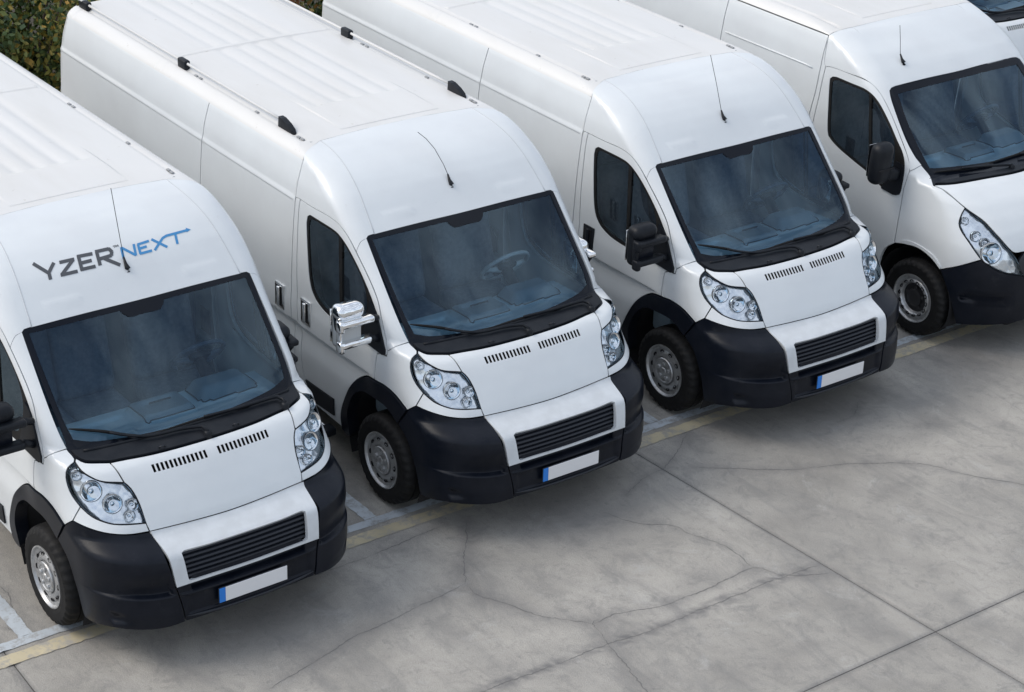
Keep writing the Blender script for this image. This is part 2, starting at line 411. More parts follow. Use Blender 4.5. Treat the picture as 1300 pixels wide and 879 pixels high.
BUM = Body(
    front=[(.15, .86), (.22, .915), (.27, .955), (.309, .968), (.40, .970), (.484, .957), (.59, .945), (.70, .925), (.765, .905), (.785, .875), (.838, .722), (.88, .70), (.95, .68)],
    kk=[(.3, .07), (.8, .06)], side=[(.2, .95), (.3, .972), (.5, .985), (.7, .987), (.85, .985)],
    tap=[(.2, .02), (.9, .02)], rad=[(.2, .40), (.7, .40), (.9, .33)], roof=[(-6, 2.3), (1, 2.3)], rr=.02, rear=None, extra=bump_extra, fs=.007)
def mas_extra(x, y, z):
    return .045 * sst(.56, .62, y) * (1 - sst(.84, .90, y)) * sst(.462, .478, z) * (1 - sst(.49, .60, z))
MAS = Body(
    front=[(.2, .76), (.3, .80), (.5, .815), (.7, .80), (.85, .77), (.95, .735), (1.05, .675), (1.15, .585), (1.25, .45), (1.33, .25), (1.36, .03), (1.375, -.01), (1.99, -.635), (2.09, -.76), (2.18, -.92), (2.25, -1.1), (2.3, -1.25), (2.335, -1.5), (2.345, -2)],
    kk=[(.8, .12), (1.2, .16), (1.35, .10), (1.9, .05), (2.1, .06)],
    side=[(.25, .93), (.5, .955), (.75, .972), (.95, .98), (1.1, .978), (1.3, .972), (1.6, .965), (1.9, .955), (2.1, .935), (2.27, .90), (2.35, .85), (2.45, .8)],
    tap=[(.9, .02), (1.18, .05), (1.5, .08), (1.9, .11), (2.2, .11)],
    rad=[(.6, .38), (.95, .34), (1.1, .30), (1.3, .2), (1.4, .12), (2.0, .14), (2.2, .2)],
    roof=[(-6, 2.35), (-1.3, 2.345), (0, 2.345)], rr=.06, extra=mas_extra)
SIDE = Flat((.0, 1, 0), .5); FRONT = Flat((-1, 0, 0)); SCREEN = Flat((-.7, 0, -.71)); HOOD = Flat((-.75, 0, -.66)); WING = Flat((-.45, .8, -.4), .7); CAP = Flat((-.45, 0, -.89)); CAPS = Flat((-.35, .75, -.55), .7)

# ------------------------------------------------------------------ shared pieces
def wheel_meshes(rim_mat, cap_mat, hole_n, style):
    prof = [(.168, .05), (.170, -.09), (.205, -.098), (.214, -.104), (.213, -.112), (.204, -.113), (.196, -.100), (.188, -.082), (.180, -.078)]
    if style == 'plain': prof += [(.168, -.084), (.155, -.094), (.140, -.100), (.124, -.102), (.114, -.098), (.110, -.088), (.096, -.084), (.0, -.084)]
    else: prof += [(.172, -.088), (.160, -.100), (.145, -.104), (.138, -.098), (.134, -.080), (.120, -.062), (.0, -.06)]
    V, F = lathe(prof, 72)
    rim = bpy.data.meshes.new('wheel'); rim.from_pydata(V, [], F); rim.update(); rim.polygons.foreach_set('use_smooth', [True] * len(F)); rim.set_sharp_from_angle(angle=R(40)); rim.materials.append(rim_mat)
    n = 132; V = []; F = []
    prof = [(.200, .10), (.215, .108), (.25, .116), (.29, .114), (.318, .104), (.332, .088), (.339, .06), (.340, .035), (.331, .033), (.331, .025), (.340, .023), (.340, -.023), (.331, -.025), (.331, -.033), (.340, -.035), (.339, -.06), (.333, -.086), (.322, -.101), (.305, -.110), (.292, -.1135), (.288, -.1125), (.25, -.117), (.243, -.116), (.222, -.110), (.208, -.104), (.206, -.095)]
    for i, (r, h) in enumerate(prof):
        for k in range(n):
            rr = r; hh = h
            if .30 < r and abs(h) > .05 and (k // 2) % 2: rr -= .006; hh *= .975
            a = 2 * math.pi * (k + (.5 if abs(h) > .09 else 0)) / n; V.append((rr * math.cos(a), hh, rr * math.sin(a)))
    for i in range(len(prof) - 1):
        for k in range(n): F.append((i * n + k, i * n + (k + 1) % n, (i + 1) * n + (k + 1) % n, (i + 1) * n + k))
    ty = bpy.data.meshes.new('tyre'); ty.from_pydata(V, [], F); ty.update(); ty.polygons.foreach_set('use_smooth', [True] * len(F)); ty.set_sharp_from_angle(angle=R(35)); ty.materials.append(M_rubber)
    if style == 'plain': pr = [(.106, -.088), (.107, -.108), (.102, -.114), (.090, -.115), (.084, -.109), (.080, -.108), (.030, -.112), (.026, -.118), (.018, -.121), (.0, -.121)]
    else: pr = [(.133, -.066), (.130, -.070), (.100, -.068), (.080, -.070), (.076, -.088), (.060, -.096), (.030, -.100), (.0, -.100)]
    V, F = lathe(pr, 48); parts = [(V, F)]
    for k in range(5):
        a = 2 * math.pi * k / 5 + .3; r0 = .060 if style == 'plain' else .088
        v, f = lathe([(.017, -.075), (.017, -.119 if style == 'plain' else -.082), (.012, -.123 if style == 'plain' else -.086), (0, -.123 if style == 'plain' else -.086)], 10)
        parts.append(([(x + r0 * math.cos(a), y, z + r0 * math.sin(a)) for x, y, z in v], f))
    V, F = joinVF(parts)
    cap = bpy.data.meshes.new('hub_cap'); cap.from_pydata(V, [], F); cap.update(); cap.polygons.foreach_set('use_smooth', [True] * len(F)); cap.set_sharp_from_angle(angle=R(40)); cap.materials.append(cap_mat)
    # ventilation hole: shallow dish laid on the disc, its darkness put into the colour
    V = []; F = []; q = 14
    for ring, (s, h) in enumerate([(1.12, .003), (1.0, -.004), (.86, .001), (0.0, .004)]):
        for k in range(q):
            a = 2 * math.pi * k / q; V.append((.0115 * s * math.cos(a), h, .019 * s * math.sin(a)))
    for i in range(3):
        for k in range(q): F.append((i * q + k, i * q + (k + 1) % q, (i + 1) * q + (k + 1) % q, (i + 1) * q + k))
    ho = bpy.data.meshes.new('vent_hole'); ho.from_pydata(V, [], F); ho.update(); ho.materials.append(M_dark)
    return rim, ty, cap, ho, hole_n, (.157 if style == 'plain' else .153)
def make_wheel(root, W, x, y, z=.338, left=False, spin=0.):
    rim, ty, cap, ho, n, hr = W
    o = inst('wheel', rim, root, (x, y, z), (0, spin, math.pi if left else 0))
    inst('tyre', ty, o); inst('hub_cap', cap, o)
    for k in range(n):
        a = 2 * math.pi * k / n
        inst('vent_hole', ho, o, (hr * math.cos(a), -.0965 if n < 12 else -.1045, hr * math.sin(a)), (0, -a, 0))
    return o
WH_D = wheel_meshes(M_steel, M_steel, 10, 'plain')
M_cap = mat('cap_black', (.02, .02, .022), .4)
WH_M = wheel_meshes(M_steel, M_cap, 14, 'ring')
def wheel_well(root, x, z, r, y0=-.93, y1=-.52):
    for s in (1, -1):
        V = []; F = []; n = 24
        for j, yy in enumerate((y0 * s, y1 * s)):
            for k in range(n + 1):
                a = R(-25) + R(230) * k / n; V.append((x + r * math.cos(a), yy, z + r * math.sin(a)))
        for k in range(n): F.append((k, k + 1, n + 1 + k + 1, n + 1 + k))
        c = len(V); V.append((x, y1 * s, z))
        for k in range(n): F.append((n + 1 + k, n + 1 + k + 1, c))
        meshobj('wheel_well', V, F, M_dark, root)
def swept(name, pts, rad, M, parent, n=8, closed=False):
    V, F = tube(pts, rad, n, closed); return meshobj(name, V, F, M, parent)
def wiper(root, body, blade, arm):
    def lift(pts, k):
        P = np.array(cr(pts, .04)); d = SCREEN if True else None
        o, dd, t0, t1 = SCREEN.ray(SCREEN.to2(P), P.mean(0)); H = body.hit(o, dd, t0, t1); n = body.nrm(H)
        n = n + np.array([.2, 0, .6]); n /= np.linalg.norm(n, axis=1)[:, None]
        return H + n * k
    a = lift(arm, .035); q = swept('wiper', a, np.linspace(.009, .013, len(a)), M_trim, root, 6)
    b = lift(blade, .016); swept('wiper_blade', b, np.interp(np.linspace(0, 1, len(b)), [0, .1, .5, .9, 1], [.004, .008, .011, .008, .004]), M_rubber, q, 6)
    v = body.hit(*[np.array([x]) for x in ((a[-1][0], a[-1][1], a[-1][2] + .3), (0, 0, -1.))], 0, 1)[0]
    V, F = lathe([(.026, 0), (.026, .04), (.018, .05), (0, .05)], 14); meshobj('wiper_pivot', [(v[0] + x, v[1] - z, v[2] - .01 + y) for x, y, z in V], F, M_trim, q)
def antenna(root, base, pts, body):
    n = body.nrm(np.array([base]))[0]
    B = [np.array(base) - n * .004, np.array(base) + n * .012 + np.array([-.006, 0, .004]), np.array(base) + np.array([-.025, 0, .035]), np.array(base) + np.array([-.05, 0, .075])]
    o = swept('antenna', B, [.021, .019, .011, .006], M_trim, root, 10)
    swept('whip', [B[-1]] + pts, .0024, M_trim, o, 5)
def interior(root, body, ws_x, ws_z, dy, wheel_mat, col_y=.43):
    # dashboard: a moulded sheet with a raised centre pod and an instrument hood in front of the wheel
    nx, ny = 56, 90; V = []; F = []; H = []; C_ = []
    for i in range(nx + 1):
        for j in range(ny + 1):
            u = i / nx; y = -dy + 2 * dy * j / ny
            x = ws_x - .015 - .02 * (y / dy) ** 2 * 2 - u * .62; X = np.array(x)
            z = ws_z - .05 - .03 * u
            d = ws_x - x
            pod = float(sst(.17, .23, d) * (1 - sst(.43, .47, d)) * sst(-.23, -.19, y) * (1 - sst(.13, .17, y)))
            lid = float(sst(.22, .25, d) * (1 - sst(.39, .41, d)) * sst(-.16, -.14, y) * (1 - sst(.08, .10, y)))
            hood = float(sst(.20, .34, d) * (1 - sst(.45, .52, d)) * sst(.19, .30, y) * (1 - sst(.58, .70, y)))
            tray = float(sst(.16, .19, d) * (1 - sst(.40, .43, d)) * sst(-.72, -.69, y) * (1 - sst(-.30, -.27, y)))
            z += .055 * pod - .022 * lid + .085 * hood - .022 * tray
            slot = float(sst(.05, .06, d) * (1 - sst(.085, .095, d)) * sst(-.62, -.6, y) * (1 - sst(.6, .62, y)))
            z -= .012 * slot
            z -= float(sst(.50, .60, d)) * .30
            V.append((x, y, z)); H.append(hood); C_.append(pod)
    for i in range(nx):
        for j in range(ny):
            a = i * (ny + 1) + j; F.append((a, a + 1, a + ny + 2, a + ny + 1))
    dash = meshobj('dashboard', V, F, M_dash, root)
    for nm, W_, M_ in (('instrument_hood', H, M_pod), ('centre_pod', C_, M_pod)):
        q = [f for f in F if min(W_[k] for k in f) > .12]
        ids = sorted({k for f in q for k in f}); mp_ = {k: i for i, k in enumerate(ids)}
        meshobj(nm, [(V[k][0], V[k][1], V[k][2] + .003) for k in ids], [tuple(mp_[k] for k in f) for f in q], M_, dash)
        ec = {}
        for f in q:
            for a, b in zip(f, f[1:] + f[:1]): ec[(a, b)] = 1
        nxt = {a: b for (a, b) in ec if (b, a) not in ec}; st = next(iter(nxt)); lp = [st]
        while nxt.get(lp[-1]) not in (None, st) and len(lp) < 600: lp.append(nxt[lp[-1]])
        swept('pod_joint', [(V[k][0], V[k][1], V[k][2] + .003) for k in lp[::2]], .005, M_trim, dash, 5, True)
    bm = bmesh.new(); addbox(bm, (ws_x - .50, 0, ws_z - .52), (.22, 2 * dy - .02, .55), .04); bmobj('dash_front', bm, M_dash, dash, autosmooth=R(35))
    bm = bmesh.new(); addbox(bm, (ws_x - .335, -.03, ws_z + .005), (.012, .16, .012), .004); bmobj('clip_tray', bm, M_trim, dash)
    # steering wheel
    c = Vector((ws_x - .66, col_y, ws_z + .07)); tilt = Matrix.Rotation(R(-50), 3, 'Y')
    ring = [c + tilt @ Vector((.0 + .19 * math.cos(a), .19 * math.sin(a), 0)) for a in np.linspace(0, 2 * math.pi, 41)[:-1]]
    sw = swept('steering_wheel', ring, .016, wheel_mat, root, 8, True)
    parts = []
    for a in (R(90), R(-90), R(180 + 35), R(180 - 35)):
        parts.append(tube([c + tilt @ Vector((.05 * math.cos(a), .05 * math.sin(a), -.02)), c + tilt @ Vector((.185 * math.cos(a), .185 * math.sin(a), 0))], [.026, .014], 6))
    V, F = joinVF(parts); meshobj('spokes', V, F, wheel_mat, sw)
    bm = bmesh.new(); addbox(bm, (0, 0, -.02), (.15, .16, .05), .02, rot=tilt); bmesh.ops.translate(bm, vec=c, verts=bm.verts); bmobj('horn_pad', bm, M_trim, sw, autosmooth=R(40))
    swept('steering_column', [c + tilt @ Vector((0, 0, -.03)), c + Vector((.35, 0, -.30))], .045, M_trim, sw, 8)
    for yy, wd in ((.43, .50), (-.18, .42), (-.60, .42)):
        bm = bmesh.new(); x0 = ws_x - 1.22
        addbox(bm, (x0, yy, ws_z + .05), (.16, wd, .66), .06, 3, Matrix.Rotation(R(-14), 3, 'Y'))
        s = bmobj('seat', bm, M_seat, root, autosmooth=R(40))
        bm = bmesh.new(); addbox(bm, (x0 + .30, yy, ws_z - .33), (.52, wd, .16), .05, 3); bmobj('seat_cushion', bm, M_seat, s, autosmooth=R(40))
        bm = bmesh.new(); addbox(bm, (x0 - .11, yy, ws_z + .47), (.10, .27, .18), .04, 3); bmobj('headrest', bm, M_seat, s, autosmooth=R(40))
    bm = bmesh.new(); addbox(bm, (ws_x - 1.52, 0, 1.22), (.03, 1.74, 1.76)); bmobj('bulkhead', bm, M_head, root)
    bm = bmesh.new(); addbox(bm, (ws_x - 1.12, 0, .46), (.80, 1.7, .04)); bmobj('cab_floor', bm, M_head, root)
def chassis(root):  # underbody boxes, widened to block light under the van
    bm = bmesh.new(); addbox(bm, (-2.75, 0, .34), (4.7, 1.30, .22), .04); addbox(bm, (.16, 0, .34), (1.05, 1.00, .26), .03); addbox(bm, (-2.15, 0, .335), (2.5, 1.80, .12), .03); bmobj('chassis', bm, M_dark, root)
def roof_panel(root, body, x0, x1, zedge, ribs, M, rib_x0, plat_x, edge):
    # x0 front .. x1 rear, angle sweep from one gutter to the other
    xs = np.unique(np.concatenate([np.arange(x1, x0, .05), np.linspace(rib_x0 - .10, rib_x0 + .06, 14), np.linspace(plat_x - .04, plat_x + .03, 10), [x0], np.linspace(-3.5, -3.32, 10), np.linspace(x1, x1 + .2, 8)]))
    ph0 = math.atan2(.893, zedge - 1.4)
    ph = np.linspace(-ph0, ph0, 150)
    Xg, Pg = np.meshgrid(xs, ph, indexing='ij')
    yv = np.interp(np.abs(ph), np.linspace(0, ph0, 60), np.abs(body.hit(np.stack([np.full(60, x0), 2.6 * np.sin(np.linspace(0, ph0, 60)), 1.4 + 2.6 * np.cos(np.linspace(0, ph0, 60))], -1), np.stack([np.zeros(60), -np.sin(np.linspace(0, ph0, 60)), -np.cos(np.linspace(0, ph0, 60))], -1), 0, 2.4)[:, 1]))
    xe = np.interp(yv, [e[0] for e in edge], [e[1] for e in edge])
    Xg = Xg + (xe - x0)[None, :] * sst(x0 - .12, x0, Xg)
    o = np.stack([Xg, 2.6 * np.sin(Pg), 1.4 + 2.6 * np.cos(Pg)], -1).reshape(-1, 3); d = np.stack([0 * Xg, -np.sin(Pg), -np.cos(Pg)], -1).reshape(-1, 3)
    P = body.hit(o, d, 0, 2.4)
    def disp(x, y):
        ay = np.abs(y); q = np.zeros_like(x)
        c = sum(np.exp(-((y - r) / .042) ** 2) for r in ribs)
        run = 1 - sst(rib_x0 - .05, rib_x0, x)
        q -= .009 * c * run * (sst(x1 + .15, x1 + .2, x)) * (1 - sst(-3.48, -3.44, x) * (1 - sst(-3.40, -3.36, x)))
        q += .006 * (1 - sst(.43, .44, ay)) * (1 - sst(plat_x - .008, plat_x, x)) * sst(rib_x0 - .3, rib_x0, x)
        q += .008 * (1 - sst(.70, .72, ay)) * sst(-3.47, -3.45, x) * (1 - sst(-3.41, -3.39, x))
        q -= .012 * np.exp(-((ay - .765) / .018) ** 4) * (1 - sst(x0 - .06, x0 - .02, x))
        return q
    P2 = P.copy(); P2[:, 2] += disp(P[:, 0], P[:, 1])
    e = 2e-3; n = body.nrm(P); gx = (disp(P[:, 0] + e, P[:, 1]) - disp(P[:, 0] - e, P[:, 1])) / (2 * e); gy = (disp(P[:, 0], P[:, 1] + e) - disp(P[:, 0], P[:, 1] - e)) / (2 * e)
    n = n + np.stack([-gx, -gy, 0 * gx], -1) * n[:, 2:3]; n /= np.linalg.norm(n, axis=1)[:, None]
    m_ = len(ph); F = []
    for i in range(len(xs) - 1):
        for j in range(m_ - 1):
            a = i * m_ + j; F.append((a, a + m_, a + m_ + 1, a + 1))
    # turned-down edges
    V = list(P2); NN = list(n); b = len(V)
    for i in range(len(xs)):
        V += [P2[i * m_] + np.array([0, .02, -.01]), P2[i * m_ + m_ - 1] + np.array([0, -.02, -.01])]; NN += [np.array([0, -.3, -.95]), np.array([0, .3, -.95])]
    for i in range(len(xs) - 1):
        F.append((i * m_, b + 2 * i, b + 2 * i + 2, (i + 1) * m_)); F.append((i * m_ + m_ - 1, (i + 1) * m_ + m_ - 1, b + 2 * i + 3, b + 2 * i + 1))
    return meshobj('roof', V, F, M, root, NN)

# ------------------------------------------------------------------ the black-bumpered delivery van (three in the row and one beyond)
A_SEAM = [(.069, -.931, 1.221), (.10, -.875, 1.252), (.135, -.818, 1.278)]
WS_SIDE = [(.135, -.818, 1.278), (-.13, -.822, 1.56), (-.405, -.828, 1.868)]
WS_TOP = [(-.405, -.828, 1.868), (-.412, -.812, 1.883), (-.41, -.78, 1.889), (-.405, -.40, 1.886), (-.400, 0, 1.884)]
COWL_R = [(.135, -.818, 1.278), (.16, -.822, 1.268), (.224, -.805, 1.248)]
HL_TOP = [(.250, -.822, 1.241), (.34, -.822, 1.218), (.403, -.786, 1.189), (.452, -.729, 1.165), (.497, -.616, 1.145)]
HL_OUT = [(.250, -.822, 1.241), (.265, -.872, 1.222), (.280, -.901, 1.169), (.306, -.904, 1.119), (.349, -.898, 1.068), (.414, -.879, 1.018)]
HL_LOW = [(.414, -.879, 1.018), (.493, -.843, .975), (.568, -.782, .948), (.611, -.721, .936), (.66, -.562, .916)]
HL_IN = [(.66, -.562, .916), (.582, -.567, 1.03), (.528, -.588, 1.107), (.497, -.616, 1.145)]
HOOD_REAR = [(.365, -.642, 1.231), (.379, -.553, 1.230), (.412, -.335, 1.226), (.425, 0, 1.225)]
HOOD_SIDE1 = [(.497, -.616, 1.145), (.365, -.642, 1.231)]
HOOD_FRONT = [(.684, -.552, .864), (.700, -.278, .851), (.708, 0, .844)]
BT = [(.331, -.954, .868), (.401, -.931, .927), (.485, -.892, .914), (.563, -.833, .899), (.623, -.762, .886), (.667, -.668, .874), (.684, -.552, .864)]
DOOR_TOP = [(-1.088, -.951, 1.945), (-.907, -.947, 1.942), (-.719, -.937, 1.943), (-.595, -.928, 1.923), (-.495, -.917, 1.866), (-.387, -.908, 1.767), (-.278, -.901, 1.663), (-.185, -.899, 1.57), (-.117, -.904, 1.492), (-.050, -.914, 1.38), (.009, -.923, 1.275), (.046, -.935, 1.205), (.042, -.941, 1.162)]
DOOR_REAR = [(-1.041, -.964, .535), (-1.067, -.968, .606), (-1.079, -.979, .827), (-1.102, -.985, 1.076), (-1.117, -.972, 1.418), (-1.110, -.962, 1.727), (-1.097, -.953, 1.90), (-1.088, -.951, 1.945)]
DOOR_FRONT = [(.042, -.941, 1.162), (-.03, -.946, 1.156), (-.062, -.951, 1.14), (-.070, -.96, 1.03), (-.072, -.968, .932)]
ARCH_DOOR = [(-.072, -.968, .932), (-.194, -.971, .905), (-.333, -.971, .808), (-.45, -.964, .637), (-.538, -.951, .442), (-.546, -.933, .315)]
ARCH_WING = [(.331, -.954, .868), (.19, -.959, .924), (.06, -.963, .942), (-.072, -.968, .932)]
ARCH_IN = [(-.437, -.929, .29), (-.43, -.955, .493), (-.362, -.964, .655), (-.252, -.967, .757), (-.118, -.965, .785), (.08, -.96, .785), (.222, -.956, .712)]
BUM_REAR = [(.222, -.956, .712), (.331, -.954, .868)]
BUM_ARCH = [(.222, -.956, .712), (.336, -.943, .614), (.412, -.925, .436), (.440, -.922, .33), (.456, -.919, .245)]
WPAN_SIDE = [(.684, -.552, .864), (.82, -.540, .798), (.90, -.526, .68), (.932, -.515, .576)]
CAP_SEAM = [(-1.268, -.672, 2.279), (-1.12, -.674, 2.267), (-.954, -.688, 2.236), (-.783, -.708, 2.171), (-.634, -.725, 2.076), (-.50, -.742, 1.955), (-.408, -.752, 1.888)]
CAP_SIDE = [(-1.138, -.893, 2.217), (-1.183, -.841, 2.257), (-1.223, -.759, 2.273), (-1.268, -.672, 2.279)]
CAP_TOP = [(-1.268, -.672, 2.279), (-1.297, -.309, 2.282), (-1.303, 0, 2.283)]
SL_FRONT = [(-1.165, -.945, .34), (-1.175, -.97, .70), (-1.190, -.985, 1.045), (-1.193, -.977, 1.217), (-1.180, -.968, 1.60), (-1.157, -.955, 1.90), (-1.138, -.893, 2.217)]
SL_REAR = [(-2.60, -.945, .34), (-2.60, -.985, 1.0), (-2.588, -.969, 1.53), (-2.56, -.955, 1.905), (-2.54, -.89, 2.219)]
WIN = [(-.995, -.957, 1.80), (-.985, -.956, 1.85), (-.955, -.955, 1.872), (-.894, -.953, 1.874), (-.705, -.942, 1.868), (-.600, -.933, 1.852), (-.50, -.924, 1.800), (-.40, -.920, 1.722), (-.301, -.916, 1.632), (-.201, -.918, 1.53), (-.105, -.915, 1.412), (-.02, -.925, 1.275), (.020, -.938, 1.205), (.015, -.941, 1.175), (-.027, -.946, 1.168), (-.15, -.950, 1.166), (-.32, -.955, 1.168), (-.51, -.967, 1.175), (-.653, -.971, 1.184), (-.765, -.973, 1.205), (-.873, -.974, 1.258), (-.938, -.972, 1.36), (-.975, -.966, 1.58)]
def zl(z0, x0, x1, y=-.96, st=.05): return [(x, y, z0) for x in np.arange(min(x0, x1), max(x0, x1), st)]
CRE = [p for z in (1.898, 1.905, 1.9085, 1.912, 1.925, 1.940, 1.958, 1.97) for p in zl(z, -5.3, -1.1)]
BELT = [p for z in (.915, .925, .935, .946, .956, .965) for p in zl(z, -5.3, -.1)]
def scale_about(pts, k):
    P = np.array(pts); c = P.mean(0); return [tuple(c + (p - c) * k) for p in P]
def headlight(root, body, outline, bowls, chart):
    out = outline; V, F, n = patch(body, out, chart, g=.03, off=-.032, skirt=-.029, gap=.004)
    hs = []
    for s in (1, -1):
        k = np.array([1, s, 1.]); h = meshobj('headlight', np.array(V) * k, F if s > 0 else [f[::-1] for f in F], M_refl, root, np.array(n) * k); hs.append(h)
    V, F, n = patch(body, out, chart, g=.03, off=-.002, skirt=.004, gap=.004)
    for s, h in zip((1, -1), hs):
        k = np.array([1, s, 1.]); meshobj('lamp_glass', np.array(V) * k, F if s > 0 else [f[::-1] for f in F], M_lens, h, np.array(n) * k)
    # dark gasket round the lamp
    P = np.array(out); o, d, t0, t1 = chart.ray(chart.to2(P), P.mean(0)); H = body.hit(o, d, t0, t1); nn = body.nrm(H)
    for s, h in zip((1, -1), hs):
        k = np.array([1, s, 1.]); swept('gasket', (H - nn * .006) * k, .0055, M_trim, h, 5, True)
    for (p, r, kind) in bowls:
        H = body.hit(*[np.array(q)[None] for q in (np.array(p) - chart.d * .6, chart.d)], 0, 1.2)[0]; n_ = body.nrm(H[None])[0]
        ax = np.array([.80, n_[1] * .5, .25]); ax /= np.linalg.norm(ax)
        base = H - n_ * .030
        pr = [(0.012, .0), (.35 * r, .004), (.65 * r, .012), (.88 * r, .024), (r, .032), (1.05 * r, .0325), (1.08 * r, .028), (1.10 * r, .010)]
        V, F = lathe(pr, 26); rot = Vector((0, 1, 0)).rotation_difference(Vector(ax))
        V = [np.array(base) + np.array(rot @ Vector(v)) - ax * .010 for v in V]
        rv, rf = lathe([(1.05 * r, .0325), (1.09 * r, .033), (1.09 * r, .027)], 26); rv = [np.array(base) + np.array(rot @ Vector(v)) - ax * .008 for v in rv]
        bv, bf = lathe([(.30 * r, .008), (.28 * r, .020), (.2 * r, .026), (0, .027)], 14); bv = [np.array(base) + np.array(rot @ Vector(v)) - ax * .008 for v in bv]
        for s, h in zip((1, -1), hs):
            k = np.array([1, s, 1.]); fl = (lambda f: f) if s > 0 else (lambda f: [q[::-1] for q in f])
            b = meshobj('lamp_bowl', [v * k for v in V], fl(F), M_bowl, h)
            meshobj('bowl_ring', [v * k for v in rv], fl(rf), M_ring, h)
            meshobj('bulb', [v * k for v in bv], fl(bf), M_amber if kind == 'amber' else M_chrome, h)
    return hs
def build_ducato(root):
    D = DUC
    roof_panel(root, D, -1.292, -5.16, 2.217, (-.33, -.165, 0, .165, .33), M_roof, -1.83, -1.365, [(0, -1.304), (.31, -1.299), (.672, -1.270), (.759, -1.225), (.841, -1.185), (.893, -1.140)])
    # bonnet with two rows of air slots
    slots = []
    for sgn in (-1, 1):
        for i in range(13):
            y = sgn * (.050 + i * (.405 - .050) / 12); k = .1 * y * y
            slots.append([(.452 - k + .03, y - .0088, 1.191), (.452 - k + .03, y + .0088, 1.191), (.522 - k, y + .0088, 1.156), (.522 - k, y - .0088, 1.156)])
    ol = loop(sym(HOOD_FRONT), mir(HL_IN[:1] + HL_IN)[1:][::1] if False else mir([HOOD_FRONT[0], HL_IN[0]]), mir(HL_IN), mir(HOOD_SIDE1), sym(HOOD_REAR)[::-1], HOOD_SIDE1[::-1], HL_IN[::-1], [HL_IN[0], HOOD_FRONT[0]])
    hood = panel('bonnet', M_white, root, D, ol, HOOD, g=.045, holes=slots, skirt=.018, hskirt=.003, gap=.005,
                 feat=[[(.6, y, z) for y in np.arange(-.6, .6, .04)] for z in (.86, .872, .885, .90, .92)])
    bm = bmesh.new(); addbox(bm, (.455, 0, 1.135), (.10, .83, .01)); bmobj('dark_slot_backing', bm, M_dark, hood).rotation_euler = (0, R(0), 0)  # dark sheet added below the slots to make them look deep
    # bonnet corners, lamps, wings
    panel('lamp_cover', M_white, root, D, loop(HL_TOP, HOOD_SIDE1, [HOOD_REAR[0], (.343, -.688, 1.234), (.294, -.773, 1.239), (.224, -.805, 1.248), (.250, -.822, 1.241)]), HOOD, both=True, g=.03, skirt=.02)
    headlight(root, D, loop(HL_OUT, HL_LOW, HL_IN, HL_TOP[::-1]),
              [((.415, -.80, 1.105), .062, 'bulb'), ((.525, -.715, 1.045), .058, 'bulb'), ((.590, -.628, 1.040), .038, 'chrome'), ((.605, -.640, .972), .034, 'chrome'), ((.318, -.858, 1.185), .030, 'chrome')], WING)
    panel('wing', M_white, root, D, loop(A_SEAM, COWL_R, [COWL_R[-1], HL_OUT[0]], HL_OUT, [HL_OUT[-1], BT[1]], [BT[1], BT[0]], ARCH_WING, DOOR_FRONT[::-1], [DOOR_FRONT[0], DOOR_TOP[-2], A_SEAM[0]]), Flat((-.25, .92, -.3), .8), both=True, g=.04)
    panel('lamp_sill', M_white, root, D, loop(HL_LOW, [HL_LOW[-1], HOOD_FRONT[0]], BT[1:][::-1], [BT[1], HL_LOW[0]]), Flat((-.6, .75, -.25), .8), both=True, g=.03, skirt=.03)
    panel('windscreen_pillar', M_white, root, D, loop(A_SEAM, WS_SIDE, [WS_SIDE[-1], (-.415, -.86, 1.845), (-.405, -.907, 1.785)], [(-.405, -.907, 1.785)] + DOOR_TOP[5:-1], [DOOR_TOP[-2], A_SEAM[0]]), WING, both=True, g=.035, gap=.002)
    panel('pillar_lining', M_inner, root, D, loop([(.05, -.90, 1.25), (.10, -.85, 1.27), (.125, -.81, 1.29)], [(.125, -.81, 1.29), (-.13, -.822, 1.56), (-.40, -.828, 1.85)], [(-.40, -.828, 1.85), (-.40, -.90, 1.76)], [(-.40, -.90, 1.76), (-.278, -.895, 1.65), (-.117, -.895, 1.48), (.05, -.90, 1.25)]), WING, both=True, g=.05, off=-.035, skirt=0)
    panel('pillar_trim', M_inner, root, D, loop([(-1.09, -.96, 1.25), (-1.09, -.95, 1.90)], [(-1.09, -.95, 1.90), (-.98, -.95, 1.90)], [(-.98, -.95, 1.90), (-1.0, -.957, 1.80), (-.975, -.966, 1.5), (-.94, -.972, 1.36), (-.90, -.973, 1.25)], [(-.90, -.973, 1.25), (-1.09, -.96, 1.25)]), SIDE, both=True, g=.06, off=-.04, skirt=0)
    panel('roof_quarter', M_white, root, D, loop([(-.405, -.907, 1.785), (-.415, -.86, 1.845), WS_SIDE[-1]], WS_TOP[:3] + [CAP_SEAM[-1]], CAP_SEAM[::-1], CAP_SIDE[::-1], [CAP_SIDE[0], (-1.150, -.952, 1.94), (-1.130, -.952, 1.945), DOOR_TOP[0]], DOOR_TOP[:5] + [(-.405, -.907, 1.785)]), CAPS, both=True, g=.035, gap=.0005)
    panel('roof_front', M_white, root, D, loop(sym(CAP_TOP), mir(CAP_SEAM), mir(WS_TOP[2:])[1:] and sym([CAP_SEAM[-1]] + WS_TOP[3:])[::-1], CAP_SEAM[::-1]), CAP, g=.03, gap=.0005,
          feat=[[(-.9, y, z) for y in np.arange(-.7, .7, .05)] for z in (2.15, 2.2, 2.23, 2.25, 2.265, 2.275)])
    for s in (1, -1):
        P = np.array(cr(CAP_SEAM, .04)); o, d, t0, t1 = CAP.ray(CAP.to2(P), P.mean(0)); H = D.hit(o, d, t0, t1)
        swept('seam_strip', (H - D.nrm(H) * .001) * np.array([1, s, 1.]), .0042, M_strip, root, 6)
